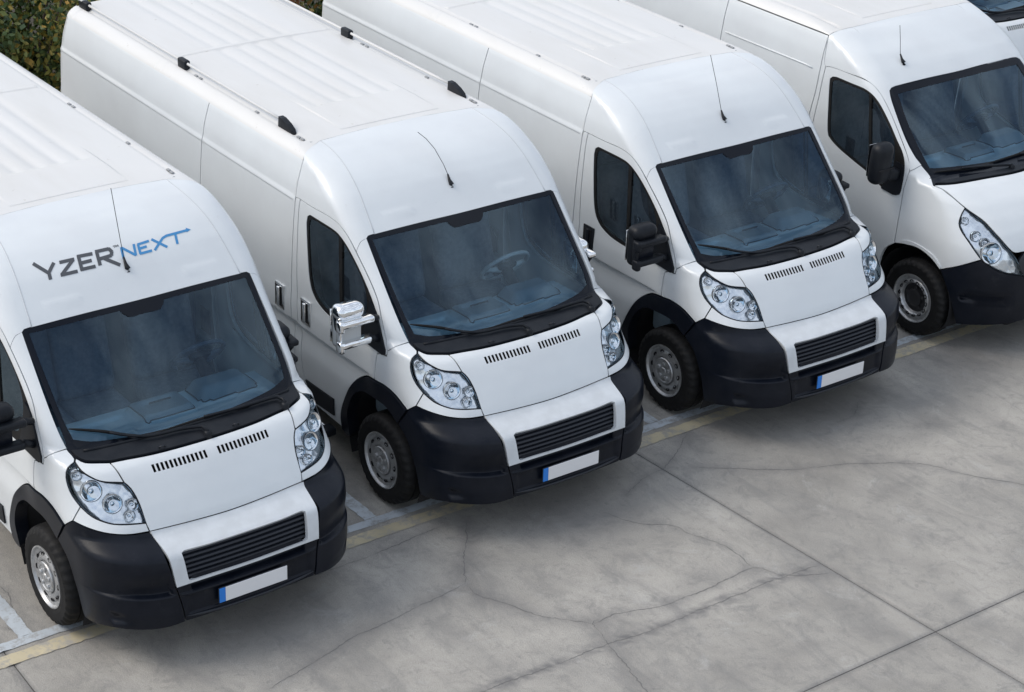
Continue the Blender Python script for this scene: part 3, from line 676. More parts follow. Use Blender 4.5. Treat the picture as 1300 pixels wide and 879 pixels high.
    # windscreen: glass in a black edge that runs down to the wiper cowl
    outer = loop(sym(WS_TOP), mir(WS_SIDE[::-1]), mir(COWL_R), mir([COWL_R[-1], (.294, -.773, 1.239), (.343, -.688, 1.234), HOOD_REAR[0]]), sym(HOOD_REAR)[::-1], [HOOD_REAR[0], (.343, -.688, 1.234), (.294, -.773, 1.239), (.224, -.805, 1.248)], COWL_R[::-1], WS_SIDE)
    gt = [(-.384, -.782, 1.861), (-.378, -.70, 1.862), (-.374, -.16, 1.856)]
    notch = [(-.374, -.16, 1.856), (-.335, -.115, 1.815), (-.335, 0, 1.815)]
    gs = [(.118, -.765, 1.317), (.02, -.780, 1.42), (-.18, -.784, 1.63), (-.384, -.782, 1.861)]
    gb = [(.118, -.765, 1.317), (.140, -.705, 1.300), (.162, -.63, 1.286), (.19, -.45, 1.272), (.212, -.261, 1.266), (.226, 0, 1.262)]
    inner = loop(sym(gt[:1] + gt[1:]) if False else gt, notch, mir(notch)[::-1], mir(gt)[::-1], mir(gs)[::-1], sym(gb)[::-1], gs)
    fr = panel('windscreen_edge', M_frit, root, D, outer, SCREEN, g=.05, holes=[inner], skirt=.015, gap=.003, off=-.002)
    panel('windscreen', M_ws, root, D, inner, SCREEN, g=.08, skirt=0, gap=-.004, off=-.006)
    cow = loop([(.16, -.800, 1.272), (.195, -.70, 1.262), (.235, -.45, 1.252), (.26, 0, 1.248)], mir([(.26, 0, 1.248), (.235, -.45, 1.252), (.195, -.70, 1.262), (.16, -.800, 1.272)]) if False else [(.26, 0, 1.248), (.235, .45, 1.252), (.195, .70, 1.262), (.16, .800, 1.272)], mir([(.16, -.800, 1.272), (.222, -.795, 1.252), (.29, -.765, 1.242), (.338, -.68, 1.236), (.362, -.632, 1.233)]), [(.362, .632, 1.233), (.372, .553, 1.232), (.405, .335, 1.228), (.418, 0, 1.227), (.405, -.335, 1.228), (.372, -.553, 1.232), (.362, -.632, 1.233)], [(.362, -.632, 1.233), (.338, -.68, 1.236), (.29, -.765, 1.242), (.222, -.795, 1.252), (.16, -.800, 1.272)])
    cw = panel('wiper_cowl', M_trim, root, D, cow, HOOD, g=.04, off=.012, skirt=.014, gap=.002)
    swept('cowl_ridge', [(.20 + .062 * (1 - (y / .78) ** 2), y, 1.272 - .008 * (1 - (y / .78) ** 2)) for y in np.linspace(-.74, .74, 30)], .010, M_trim, cw, 6)
    for y in (-.29, .24):
        V, F = tube([(.383 + .016 * math.cos(a), y + .02 * math.sin(a), 1.247 + .012 * math.cos(a)) for a in np.linspace(0, 2 * math.pi, 13)[:-1]], .0045, 5, True); meshobj('washer_jet', V, F, M_grille, cw)
    wiper(root, D, [(.078, -.776, 1.37), (.142, -.553, 1.311), (.253, -.318, 1.253)], [(.153, -.54, 1.30), (.264, -.339, 1.25), (.294, -.114, 1.247), (.332, .024, 1.241), (.39, .03, 1.23)])
    wiper(root, D, [(.250, -.292, 1.253), (.238, .06, 1.256), (.250, .414, 1.25)], [(.245, .084, 1.254), (.255, .35, 1.25), (.258, .62, 1.249), (.34, .631, 1.235)])
    # doors and sides
    win = closed(WIN, h=.03)
    moul = [(-1.025, -.963, .521), (-.617, -.961, .531), (-.64, -.943, .373), (-.938, -.944, .36)]
    d1, d2 = panel('front_door', M_white, root, D, loop(DOOR_REAR, DOOR_TOP, DOOR_FRONT, ARCH_DOOR, [ARCH_DOOR[-1], (-.75, -.94, .325), (-.98, -.942, .34)], [(-.98, -.942, .34), (-1.015, -.955, .43), DOOR_REAR[0]]), SIDE, both=True, g=.06, holes=[win], skirt=.03, feat=[BELT], band=[(.905, .972)])
    wseal = scale_about(WIN, .965); gl_in = closed(scale_about(WIN[:9] + [(-.26, -.916, 1.585), (-.20, -.918, 1.45), (-.22, -.93, 1.30), (-.30, -.955, 1.20)] + WIN[17:], .925), h=.03)
    for dd, s in ((d1, 1), (d2, -1)):
        k = np.array([1, s, 1.])
        def two(name, M, *a, **kw):
            V, F, n = patch(*a, **kw); return meshobj(name, np.array(V) * k, F if s > 0 else [f[::-1] for f in F], M, dd, np.array(n) * k)
        two('window_seal', M_rubber, D, win, SIDE, g=.05, holes=[gl_in], off=-.004, gap=-.004, skirt=.012)
        two('door_glass', M_side if s > 0 else M_side_bright, D, gl_in, SIDE, g=.08, off=-.010, gap=-.004, skirt=0)
        two('window_bar', M_rubber, D, loop([(-.600, -.934, 1.835), (-.548, -.935, 1.835)], [(-.548, -.935, 1.835), (-.498, -.966, 1.19)], [(-.498, -.966, 1.19), (-.536, -.966, 1.19)], [(-.536, -.966, 1.19), (-.600, -.934, 1.835)]), SIDE, g=.05, off=-.001, skirt=.02)
        two('mirror_base', M_trim, D, loop([(-.20, -.92, 1.50), (-.117, -.915, 1.44), (-.03, -.925, 1.29), (.030, -.938, 1.205)], [(.030, -.938, 1.205), (.034, -.941, 1.165), (.0, -.946, 1.152)], [(.0, -.946, 1.152), (-.10, -.951, 1.160), (-.26, -.955, 1.175)], [(-.26, -.955, 1.175), (-.22, -.94, 1.33), (-.20, -.92, 1.50)]), SIDE, g=.04, off=.012, skirt=.02)
        two('door_strip', M_trim, D, loop(moul[:2], moul[1:3], moul[2:], [moul[3], moul[0]]), SIDE, g=.06, off=.012, skirt=.012)
        # pale inner trim seen through the windscreen
        two('door_lining', M_inner, D, loop([(-1.06, -.97, .5), (-.66, -.97, .5), (-.55, -.97, .85), (-.15, -.95, 1.02), (.0, -.93, 1.16)], [(.0, -.93, 1.16), (-.10, -.95, 1.17), (-.51, -.967, 1.18), (-.90, -.974, 1.26), (-1.06, -.97, 1.32)], [(-1.06, -.97, 1.32), (-1.06, -.97, .5)]), SIDE, g=.08, off=-.05, skirt=0)
    panel('door_post', M_white, root, D, loop([DOOR_TOP[0], (-1.130, -.952, 1.945), (-1.150, -.952, 1.94)], [(-1.150, -.952, 1.94), (-1.157, -.955, 1.90), (-1.180, -.968, 1.60), (-1.193, -.977, 1.217), (-1.190, -.985, 1.045), (-1.175, -.97, .70), (-1.165, -.945, .34)], [(-1.165, -.945, .34), (-.985, -.942, .33)], [(-.985, -.942, .33), (-1.015, -.955, .43), DOOR_REAR[0]], DOOR_REAR), SIDE, both=True, g=.03)
    panel('sliding_door', M_white, root, D, loop(SL_FRONT, [SL_FRONT[-1], SL_REAR[-1]], SL_REAR[::-1], [SL_REAR[0], SL_FRONT[0]]), SIDE, both=True, g=.06, feat=[CRE, BELT], gap=.005, band=[(.905, .972), (1.885, 1.98)])
    ra = [(-3.80 + .43 * math.cos(a), -.95, .338 + .43 * math.sin(a)) for a in np.linspace(0, math.pi, 14)]
    panel('rear_side', M_white, root, D, loop(SL_REAR, [SL_REAR[-1], (-5.14, -.89, 2.217)], [(-5.14, -.89, 2.217), (-5.20, -.95, 1.5), (-5.20, -.94, .34)], [(-5.20, -.94, .34), ra[-1]], ra[::-1], [ra[0], SL_REAR[0]]), SIDE, both=True, g=.07, feat=[CRE, BELT], band=[(.905, .972), (1.885, 1.98)])
    panel('rear_door', M_white, root, D, loop([(-5.2, -.84, .34), (-5.2, -.84, 2.0)], [(-5.2, -.84, 2.0), (-5.1, -.78, 2.16), (-5.1, 0, 2.22)], [(-5.1, 0, 2.22), (-5.2, 0, .34)], [(-5.2, 0, .34), (-5.2, -.84, .34)]), Flat((1, 0, 0)), both=True, g=.1)
    bm = bmesh.new(); addbox(bm, (-5.22, 0, .42), (.14, 1.9, .2), .03); bmobj('rear_bumper', bm, M_black, root)
    # arch trims and bumper
    panel('arch_trim', M_black, root, D, loop(ARCH_IN, BUM_REAR, ARCH_WING, ARCH_DOOR, [ARCH_DOOR[-1], (-.50, -.93, .29), ARCH_IN[0]]), SIDE, both=True, g=.04, off=.014, skirt=.09)
    cone = Cone(-.2, .45)
    TT = np.arange(-1.35, -.35, .022)
    low = [(.956, -.47, .318), (.925, -.62, .306), (.833, -.768, .300), (.688, -.879, .288), (.57, -.91, .26), (.456, -.919, .245)]
    panel('bumper', M_black, root, BUM, loop(BT, WPAN_SIDE, [WPAN_SIDE[-1], (.955, -.49, .45), (.956, -.47, .318)], low, BUM_ARCH[::-1], BUM_REAR), cone, both=True, g=.03, off=.004, skirt=.05, band=[(.495, .55)],
          feat=[[tuple(p) for p in BUM.hit(np.stack([-.2 + 2.2 * np.cos(TT), 2.2 * np.sin(TT), np.full_like(TT, z)], -1), np.stack([-np.cos(TT), -np.sin(TT), 0 * TT], -1), 0., 1.9)] for z in (.497, .503, .508, .512, .516, .520, .524, .528, .532, .540, .548)])
    cl = loop([WPAN_SIDE[-1], (.955, -.49, .45), (.956, -.47, .318)], sym([(.956, -.47, .318), (.968, -.24, .316), (.970, 0, .315)]), mir([(.956, -.47, .318), (.955, -.49, .45), WPAN_SIDE[-1]]), [(.932, .515, .576), (.945, 0, .576), (.932, -.515, .576)])
    panel('bumper_centre', M_black, root, BUM, cl, FRONT, g=.03, skirt=.05, band=[(.35, .38), (.484, .60)],
          feat=[[(.9, y, z) for y in np.concatenate([np.arange(-.50, -.42, .02), [-.416, -.410, -.405, -.400], np.arange(-.39, .395, .03), [.400, .405, .410, .416], np.arange(.43, .51, .02)])] for z in (.356, .362, .368, .373, .488, .492, .498, .503, .508, .513, .518, .523, .527, .531, .54, .555, .565, .569, .573)])
    P = np.array([(1.4, y, .335 + .02 * (abs(y) / .45) ** 3) for y in np.linspace(-.46, .46, 30)]); H = BUM.hit(P, np.array([[-1., 0, 0]]), 0, 1.2)
    swept('bumper_lip', H + np.array([.002, 0, 0]), np.interp(np.abs(P[:, 1]), [0, .36, .46], [.011, .010, .003]), M_grille, root, 6)
    gh = [(.884, -.430, .793), (.872, -.448, .778), (.93, -.434, .61), (.93, -.41, .592), (.945, 0, .592)]
    g_out = loop([(.90, 0, .783), (.898, -.25, .784), (.886, -.425, .787), (.884, -.446, .772)], [(.884, -.446, .772), (.932, -.430, .606), (.932, -.415, .594)], [(.932, -.415, .594), (.945, 0, .594), (.932, .415, .594)], mir([(.884, -.446, .772), (.932, -.430, .606), (.932, -.415, .594)])[::-1], mir([(.90, 0, .783), (.898, -.25, .784), (.886, -.425, .787), (.884, -.446, .772)])[::-1])
    bp = panel('bumper_panel', M_panel, root, BUM, loop(WPAN_SIDE, [(.932, -.515, .576), (.945, 0, .576), (.932, .515, .576)], mir(WPAN_SIDE)[::-1], sym(HOOD_FRONT)[::-1]), HOOD, g=.04, holes=[g_out], off=.012, skirt=.03, gap=.002,
               feat=[[(.9, y, z) for y in np.arange(-.54, .54, .04)] for z in (.75, .765, .775, .785, .795, .81, .825)])
    ys = np.linspace(-.46, .46, 40)
    def bx(y, z): return BUM.hit(np.array([[1.3, y, z]]), np.array([[-1., 0, 0]]), 0, 1.2)[0][0]
    V = []; F = []
    for j, z in enumerate((.56, .80)):
        for y in ys: V.append((tab(BUM.xf, np.array(min(z, .77))) - .07 * y * y - .09, y, z))
    n = len(ys)
    for i in range(n - 1): F.append((i, i + 1, n + i + 1, n + i))
    gr = meshobj('grille', V, F, M_dark, root)
    for k in range(6):
        z = .764 - k * .0305; xx = float(tab(BUM.xf, np.array(min(z, .755)))) - .018; V = []; F = []
        w_ = .446 - .016 * (k / 5)
        yy = np.linspace(-w_, w_, 24)
        sec = [(0, -.0085), (.003, -.002), (-.006, .006), (-.045, .014), (-.05, .008), (-.012, -.006)]
        for y in yy:
            for sx, sz in sec: V.append((xx - .07 * y * y + sx, y, z + sz))
        m_ = len(sec)
        for i in range(len(yy) - 1):
            for q in range(m_): F.append((i * m_ + q, i * m_ + (q + 1) % m_, (i + 1) * m_ + (q + 1) % m_, (i + 1) * m_ + q))
        o = meshobj('grille_slat', V, F, M_grille, gr, smooth=False)
    # number plate
    px = .985
    def plate(name, y0, y1, z0, z1, M, par, dx=0., th=.006):
        bm = bmesh.new(); addbox(bm, (px + dx, (y0 + y1) / 2, (z0 + z1) / 2), (th, y1 - y0, z1 - z0), .0015, 1); return bmobj(name, bm, M, par)
    pf = plate('number_plate', -.250, .250, .384, .497, M_grille, root, -.004)
    plate('plate_face', -.202, .246, .389, .492, M_plate, pf, .001); plate('plate_band', -.246, -.203, .389, .492, M_blue, pf, .001)
    # wheels, wells, floor, cab
    make_wheel(root, WH_D, .044, -.878, .339); make_wheel(root, WH_D, .044, .878, .339, left=True); make_wheel(root, WH_D, -3.80, -.84); make_wheel(root, WH_D, -3.80, .84, left=True)
    wheel_well(root, .0, .36, .475); wheel_well(root, -3.80, .36, .45)
    chassis(root)
    # plugs in the roof gutter
    for sgn in (-1, 1):
        for gx, gy in ((-1.36, .765), (-1.41, .767), (-2.02, .767), (-2.90, .767), (-2.97, .767)):
            bm = bmesh.new(); addbox(bm, (gx, sgn * gy, 2.279), (.040, .020, .012), .003); bmobj('gutter_plug', bm, M_seam, root)
    for sgn in (-1, 1):
        bm = bmesh.new(); addbox(bm, (-1.30, sgn * .715, 2.272), (.05, .07, .012), .004); bmobj('gutter_end', bm, M_seam, root)
def mirror_ducato(root, M, face):
    """two-armed mirror: spread on the passenger side, folded back against the door on the driver's side"""
    for s in (1, -1):
        fold = Matrix.Translation((-.08, -.962, .19)) @ Matrix.Rotation(R(-86), 4, 'Z') @ Matrix.Scale(.86, 4) @ Matrix.Translation((.06, 1.0, .21 - .21))
        def fix(bm):
            if s < 0: bmesh.ops.transform(bm, matrix=fold, verts=bm.verts)
            for v in bm.verts: v.co.y *= s
        def put(name, bm, Mt, par):
            fix(bm); return bmobj(name, bm, Mt, par, autosmooth=R(50))
        bm = bmesh.new(); addbox(bm, (-.138, -1.162, 1.385), (.095, .205, .30), .04, 4)
        addbox(bm, (-.12, -1.158, 1.508), (.145, .225, .115), .055, 6)
        o = put('wing_mirror', bm, M, root)
        for z, l, t in ((1.440, .275, .050), (1.285, .255, .050)):
            bm = bmesh.new(); addbox(bm, (-.055, -1.272 + l / 2, z), (.085, l, t), .018, 4); addbox(bm, (-.050, -1.258, z - .012), (.07, .05, t + .035), .018, 3)
            put('mirror_arm', bm, M, o)
        bm = bmesh.new(); addbox(bm, (-.072, -1.165, 1.362), (.016, .165, .12), .005, 2); put('mirror_cover', bm, face, o)
        bm = bmesh.new(); addbox(bm, (-.070, -1.258, 1.37), (.055, .030, .20), .013, 3); put('mirror_rib', bm, M, o)
        bm = bmesh.new(); addbox(bm, (-.187, -1.165, 1.39), (.006, .19, .25), .002, 1); put('mirror_glass', bm, M_chrome, o)
        for a, b, r_ in (((-.065, -1.02, 1.437), (-.10, -.935, 1.40), .026), ((-.065, -1.02, 1.285), (-.07, -.935, 1.25), .028)):
            V, F = tube([a, b], r_, 8); V = [Vector(v) for v in V]
            if s < 0: V = [v + (fold @ v - v) * min(1, max(0, (-v.y - .94) / .08)) for v in V]
            meshobj('mirror_pivot', np.array([tuple(v) for v in V]) * np.array([1, s, 1.]), F if s > 0 else [f[::-1] for f in F], M_trim, o)
def handle(root_, x, z, M, lean=.02, h=.19, w=.12, y=-.983, cup=True):
    for s in (1, -1):
        bm = bmesh.new(); addbox(bm, (x, y * s, z), (w, .014, h), .006, 2)
        for v in bm.verts: v.co.x += (v.co.z - z) * lean
        o = bmobj('door_handle', bm, M, root_, autosmooth=R(40))
        bm = bmesh.new(); addbox(bm, (x - .008, (y - .007) * s, z), (w * .72, .006, h * .80), .0025, 1); bmobj('handle_recess', bm, M_dark, o)
        bm = bmesh.new(); addbox(bm, (x + .006, (y - .020) * s, z), (w * .24, .020, h * .80), .008, 3); bmobj('handle_grip', bm, M, o, autosmooth=R(40))
def finish_ducato(root, chrome, antenna_pts, wheel_light, rails):
    mirror_ducato(root, M_chrome if chrome else M_trim, M_wheelgrey if chrome else M_black)
    hm = M_chrome if chrome else M_trim
    handle(root, -.978, 1.095, hm, h=.20, w=.135); handle(root, -1.352, 1.085, hm, h=.20, w=.135)
    antenna(root, (-.557, 0, 2.031), antenna_pts, DUC)
    interior(root, DUC, .205, 1.262, .77, M_wheelgrey if wheel_light else M_seat)
def roof_rail(root, s):
    y = .757 * s
    o = swept('roof_rail', [(x, y, 2.328) for x in np.linspace(-1.66, -4.95, 12)], .011, M_rail, root, 8)
    bm = bmesh.new()
    V = []; F = []
    # sloping front foot
    for i, (x, zt, w_) in enumerate(((-1.475, 2.290, .010), (-1.50, 2.304, .022), (-1.56, 2.330, .026), (-1.64, 2.352, .027), (-1.685, 2.354, .024))):
        V += [(x, y - w_, 2.272), (x, y - w_ * .8, zt), (x, y + w_ * .8, zt), (x, y + w_, 2.272)]
    for i in range(4):
        for k in range(3): F.append((4 * i + k, 4 * i + k + 1, 4 * i + 5 + k, 4 * i + 4 + k))
    F += [(3, 2, 1, 0), (16, 17, 18, 19)]
    meshobj('rail_foot', V, F, M_trim, o, smooth=False)
    for x, l in ((-3.19, .13), (-4.96, .16)):
        bm = bmesh.new(); addbox(bm, (x, y, 2.313), (l, .052, .078), .014, 3); bmobj('rail_foot', bm, M_trim, o, autosmooth=R(40))
    bm = bmesh.new(); addbox(bm, (-5.01, y + .0, 2.345), (.09, .05, .03), .01, 2); bmobj('rail_cap', bm, M_rail, o, autosmooth=R(40))
M_rail = mat('rail_silver', (.62, .62, .61), .45)
def side_step(root):
    for s in (1, -1):
        o = swept('side_step', [(-.62, -1.03 * s, .27), (-.70, -1.04 * s, .262), (-3.2, -1.04 * s, .262)], .036, M_trim, root, 10)
        for yy, zz in ((-1.072, .276), (-1.018, .300)):
            swept('step_trim', [(-.66, yy * s, zz), (-3.2, yy * s, zz)], .009, M_chrome, o, 6)
        bm = bmesh.new(); addbox(bm, (-.63, -1.02 * s, .275), (.10, .11, .07), .02, 3); bmobj('step_end', bm, M_trim, o, autosmooth=R(40))
def lettering(root):
    """overlay logo added on the roof front: strokes bent to read straight from the camera"""
    # traced units of the overlay, as the camera sees it -> across (y) and height (z) on the curved panel
    S = np.array([[-0.43538, 2.28114], [0.79725, -0.00739], [-0.93949, -0.09821], [0.06236, -0.05296], [0.25627, -0.36515], [0.87127, -0.80589], [0.00441, 0.00088], [-0.03655, 0.0483], [-0.21404, 0.2447], [-0.43328, 0.37699]])
    def on(p, lift=.0022):
        u, v = p[0] / 1000, p[1] / 1000; y, z = np.array([1, u, v, u * u, u * v, v * v, u ** 3, u * u * v, u * v * v, v ** 3]) @ S
        h = DUC.hit(np.array([[.8, y, z]]), np.array([[-1., 0, 0]]), 0, 2)[0]; n = DUC.nrm(h[None])[0]; return h + n * lift
    def strokes(name, M, ss, w, par, extra=()):
        V = []; F = []
        for k, (a, b) in enumerate(ss):
            a = np.array(a, float); b = np.array(b, float); d = (b - a) / np.linalg.norm(b - a); pn = np.array([-d[1], d[0]]) * w / 2; n_ = 7; base = len(V)
            for i in range(n_ + 1):
                c = a + (b - a) * i / n_
                for q in (1, -1): V.append(on(c + pn * q, .0020 + .00012 * k))
            for i in range(n_): F.append((base + 2 * i, base + 2 * i + 1, base + 2 * i + 3, base + 2 * i + 2))
        for poly in extra:
            base = len(V); V += [on(p) for p in poly]; F.append(tuple(range(base, base + len(poly))))
        return meshobj(name, V, F, M, par, smooth=False)
    Y = [((118, 352), (230, 420)), ((262, 346), (226, 418)), ((226, 410), (239, 462))]
    Z = [((300, 345), (402, 322)), ((396, 324), (316, 428)), ((308, 432), (425, 404))]
    E_ = [((420, 305), (527, 284)), ((436, 352), (522, 330)), ((444, 394), (548, 370)), ((430, 300), (455, 398))]
    R_ = [((556, 272), (580, 364)), ((545, 272), (640, 250)), ((636, 248), (662, 272)), ((660, 268), (656, 298)), ((658, 296), (572, 322)), ((606, 316), (718, 362))]
    for nm, st in (('letter_y', Y), ('letter_z', Z), ('letter_e', E_), ('letter_r', R_)): strokes(nm, M_ytext, st, 24, root)
    strokes('trade_mark', M_ytext, [((667, 232), (683, 228)), ((675, 231), (679, 243)), ((688, 240), (686, 226)), ((686, 226), (695, 234)), ((695, 234), (700, 222)), ((700, 222), (706, 235))], 4, root)
    for nm, st, ex_ in (('letter_n', [((742, 320), (724, 240)), ((724, 242), (826, 294)), ((826, 296), (810, 218))], ()),
                   ('letter_e', [((836, 222), (915, 196)), ((840, 220), (857, 286)), ((848, 250), (900, 234)), ((852, 284), (936, 262))], ()),
                   ('letter_x', [((932, 185), (1042, 238)), ((955, 260), (1012, 174)), ((1008, 178), (1040, 158)), ((1038, 160), (1176, 123))], ([(1168, 106), (1203, 118), (1176, 137)],)),
                   ('letter_t', [((1096, 146), (1112, 217))], ())):
        strokes(nm, M_ntext, st, 17, root, ex_)

# ------------------------------------------------------------------ the other make of van, at the right of the row
def build_master(root):
    B = MAS
    roof_panel(root, B, -1.300, -5.16, 2.262, (-.36, -.12, .12, .36), M_roof, -2.0, -1.40, [(0, -1.307), (.3, -1.306), (.645, -1.302), (.80, -1.312), (.892, -1.330)])
    FRT = [(.72, -.458, .905), (.742, -.25, .895), (.752, 0, .89)]
    HS = [(.72, -.458, .905), (.700, -.575, .925), (.606, -.660, 1.042), (.468, -.725, 1.158), (.327, -.799, 1.235), (.202, -.827, 1.293), (.097, -.842, 1.330)]
    HR = [(.02, -.868, 1.342), (.095, -.705, 1.344), (.148, -.37, 1.341), (.190, 0, 1.337)]
    panel('bonnet', M_white, root, B, loop(sym(FRT), mir(HS), mir([HS[-1], HR[0]]), sym(HR)[::-1], [HR[0], HS[-1]], HS[::-1]), HOOD, g=.05)
    HLo = [(.327, -.799, 1.232), (.334, -.850, 1.165), (.362, -.875, 1.089), (.483, -.856, .977), (.584, -.816, .869), (.655, -.754, .809), (.719, -.662, .762), (.772, -.479, .713)]
    HLi = [(.772, -.479, .713), (.745, -.530, .83), (.706, -.590, .925), (.606, -.664, 1.038), (.468, -.730, 1.153), (.327, -.799, 1.232)]
    headlight(root, B, loop(HLo, HLi), [((.365, -.838, 1.145), .030, 'bulb'), ((.475, -.800, 1.035), .042, 'chrome'), ((.60, -.715, .905), .085, 'bulb'), ((.54, -.745, .985), .040, 'chrome')], WING)
    ARW = [(-.245, -.959, .745), (-.133, -.957, .775), (.025, -.951, .795), (.167, -.944, .760), (.279, -.936, .690)]
    AR0 = [(-.42, -.945, .40), (-.385, -.952, .56), (-.335, -.955, .66), (-.245, -.959, .745)]
    BTOP = [(.279, -.936, .690), (.449, -.911, .783), (.584, -.816, .866)]
    DF = [(-.236, -.938, 1.236), (-.230, -.961, .981), (-.245, -.959, .745)]
    DT = [(-1.279, -.945, 2.006), (-1.20, -.943, 2.022), (-1.024, -.942, 2.025), (-.81, -.923, 2.019), (-.682, -.897, 1.956), (-.543, -.888, 1.826), (-.347, -.894, 1.604), (-.252, -.905, 1.484), (-.215, -.915, 1.40), (-.236, -.938, 1.236)]
    WSS = [(.02, -.868, 1.342), (-.165, -.840, 1.455), (-.241, -.858, 1.518), (-.372, -.862, 1.65), (-.576, -.840, 1.885), (-.640, -.815, 1.958)]
    WST = [(-.640, -.815, 1.958), (-.655, -.77, 1.978), (-.655, -.70, 1.981), (-.640, -.35, 1.985), (-.633, 0, 1.986)]
    panel('wing', M_white, root, B, loop([DT[-1], DT[-2], (-.19, -.89, 1.42), (-.165, -.840, 1.455)], [(-.165, -.840, 1.455), HR[0]], [HR[0], HS[-1]], HS[::-1][:3], HLo[:5], BTOP[::-1], ARW[::-1], DF[::-1]), Flat((-.25, .92, -.3), .8), both=True, g=.04)
    MSEAM = [(-1.300, -.645, 2.299), (-1.18, -.655, 2.268), (-1.05, -.668, 2.225), (-.90, -.690, 2.155), (-.76, -.712, 2.075), (-.655, -.735, 1.982)]
    CT = [(-1.300, -.645, 2.299), (-1.305, -.3, 2.304), (-1.306, 0, 2.306)]
    CS = [(-1.327, -.892, 2.262), (-1.315, -.80, 2.285), (-1.300, -.645, 2.299)]
    WST = [(-.640, -.815, 1.958), (-.652, -.785, 1.974), (-.655, -.735, 1.982), (-.645, -.35, 1.985), (-.635, 0, 1.986)]
    panel('roof_quarter', M_white, root, B, loop(WSS[1:], WST[:3], MSEAM[::-1], CS[::-1], [CS[0], (-1.30, -.945, 2.03), DT[0]], DT[:-1], [DT[-2], (-.19, -.89, 1.42), WSS[1]]), CAPS, both=True, g=.035, gap=0.)
    panel('roof_front', M_white, root, B, loop(sym(CT), mir(MSEAM), sym(WST[2:])[::-1], MSEAM[::-1]), CAP, g=.045, gap=0., skirt=.004)
    gt = [(-.600, -.745, 1.935), (-.590, 0, 1.940)]
    gsd = [(-.115, -.778, 1.435), (-.236, -.790, 1.549), (-.42, -.785, 1.745), (-.600, -.745, 1.935)]
    gb = [(-.115, -.778, 1.435), (-.10, -.703, 1.422), (-.059, -.452, 1.404), (-.030, -.186, 1.389), (-.02, 0, 1.386)]
    inner = loop(sym(gt), mir(gsd)[::-1], sym(gb)[::-1], gsd)
    panel('windscreen_edge', M_frit, root, B, loop(sym(WST), mir(WSS)[::-1], sym(HR)[::-1], WSS), SCREEN, g=.05, holes=[inner], skirt=.015, off=-.002)
    panel('windscreen', M_ws, root, B, inner, SCREEN, g=.08, skirt=0, gap=-.004, off=-.006)
    c1 = [(.005, -.84, 1.352), (.03, -.70, 1.358), (.07, -.37, 1.355), (.10, 0, 1.352)]; c2 = [(.015, -.850, 1.345), (.088, -.700, 1.346), (.141, -.37, 1.342), (.180, 0, 1.338)]
    panel('wiper_cowl', M_trim, root, B, loop(sym(c1), mir([c1[0], c2[0]]), sym(c2)[::-1], [c2[0], c1[0]]), HOOD, g=.04, off=.012, skirt=.014)
    wiper(root, B, [(-.045, -.76, 1.43), (.0, -.45, 1.40), (.03, -.15, 1.385)], [(.0, -.5, 1.40), (.05, -.25, 1.375), (.11, -.02, 1.35)])
    wiper(root, B, [(.01, -.18, 1.39), (.0, .25, 1.395), (-.02, .60, 1.41)], [(.02, .2, 1.39), (.05, .45, 1.37), (.09, .62, 1.35)])
    WN = [(-1.207, -.953, 1.920), (-1.18, -.951, 1.945), (-1.135, -.950, 1.955), (-.96, -.946, 1.953), (-.781, -.941, 1.945), (-.662, -.928, 1.890), (-.524, -.920, 1.760), (-.40, -.918, 1.622), (-.31, -.918, 1.52), (-.265, -.922, 1.42), (-.256, -.935, 1.27), (-.275, -.943, 1.19), (-.33, -.952, 1.158), (-.447, -.960, 1.165), (-.624, -.963, 1.243), (-.80, -.967, 1.292), (-.997, -.97, 1.350), (-1.113, -.97, 1.402), (-1.153, -.968, 1.455), (-1.18, -.963, 1.64)]
    win = closed(WN, h=.03); gin = closed(scale_about(WN[:8] + [(-.36, -.918, 1.50), (-.36, -.93, 1.35), (-.42, -.95, 1.25)] + WN[13:], .93), h=.03)
    DR = [(-1.36, -.945, .36), (-1.37, -.97, .75), (-1.362, -.978, 1.1), (-1.339, -.968, 1.472), (-1.305, -.96, 1.739), (-1.279, -.945, 2.006)]
    d1, d2 = panel('front_door', M_white, root, B, loop(DR, DT, DF, AR0[::-1], [AR0[0], (-.7, -.94, .36), DR[0]]), SIDE, both=True, g=.06, holes=[win], skirt=.03)
    for dd, s in ((d1, 1), (d2, -1)):
        k = np.array([1, s, 1.])
        def two(name, M, *a, **kw):
            V, F, n = patch(*a, **kw); return meshobj(name, np.array(V) * k, F if s > 0 else [f[::-1] for f in F], M, dd, np.array(n) * k)
        two('window_seal', M_rubber, B, win, SIDE, g=.05, holes=[gin], off=-.004, gap=-.004, skirt=.012)
        two('door_glass', M_side if s > 0 else M_side_bright, B, gin, SIDE, g=.08, off=-.010, gap=-.004, skirt=0)
        two('window_bar', M_rubber, B, loop([(-.752, -.94, 1.928), (-.715, -.94, 1.928)], [(-.715, -.94, 1.928), (-.60, -.963, 1.252)], [(-.60, -.963, 1.252), (-.636, -.963, 1.252)], [(-.636, -.963, 1.252), (-.752, -.94, 1.928)]), SIDE, g=.05, off=-.001, skirt=.02)
        two('mirror_base', M_trim, B, loop([(-.36, -.918, 1.45), (-.27, -.922, 1.42), (-.250, -.935, 1.27)], [(-.250, -.935, 1.27), (-.262, -.943, 1.172), (-.33, -.952, 1.150)], [(-.33, -.952, 1.150), (-.47, -.960, 1.165)], [(-.47, -.960, 1.165), (-.36, -.918, 1.45)]), SIDE, g=.04, off=.012, skirt=.02)
        two('door_lining', M_inner, B, loop([(-1.3, -.97, .5), (-.55, -.97, .5), (-.25, -.95, .95)], [(-.25, -.95, .95), (-.35, -.95, 1.15), (-.65, -.963, 1.24), (-1.3, -.97, 1.38)], [(-1.3, -.97, 1.38), (-1.3, -.97, .5)]), SIDE, g=.08, off=-.05, skirt=0)
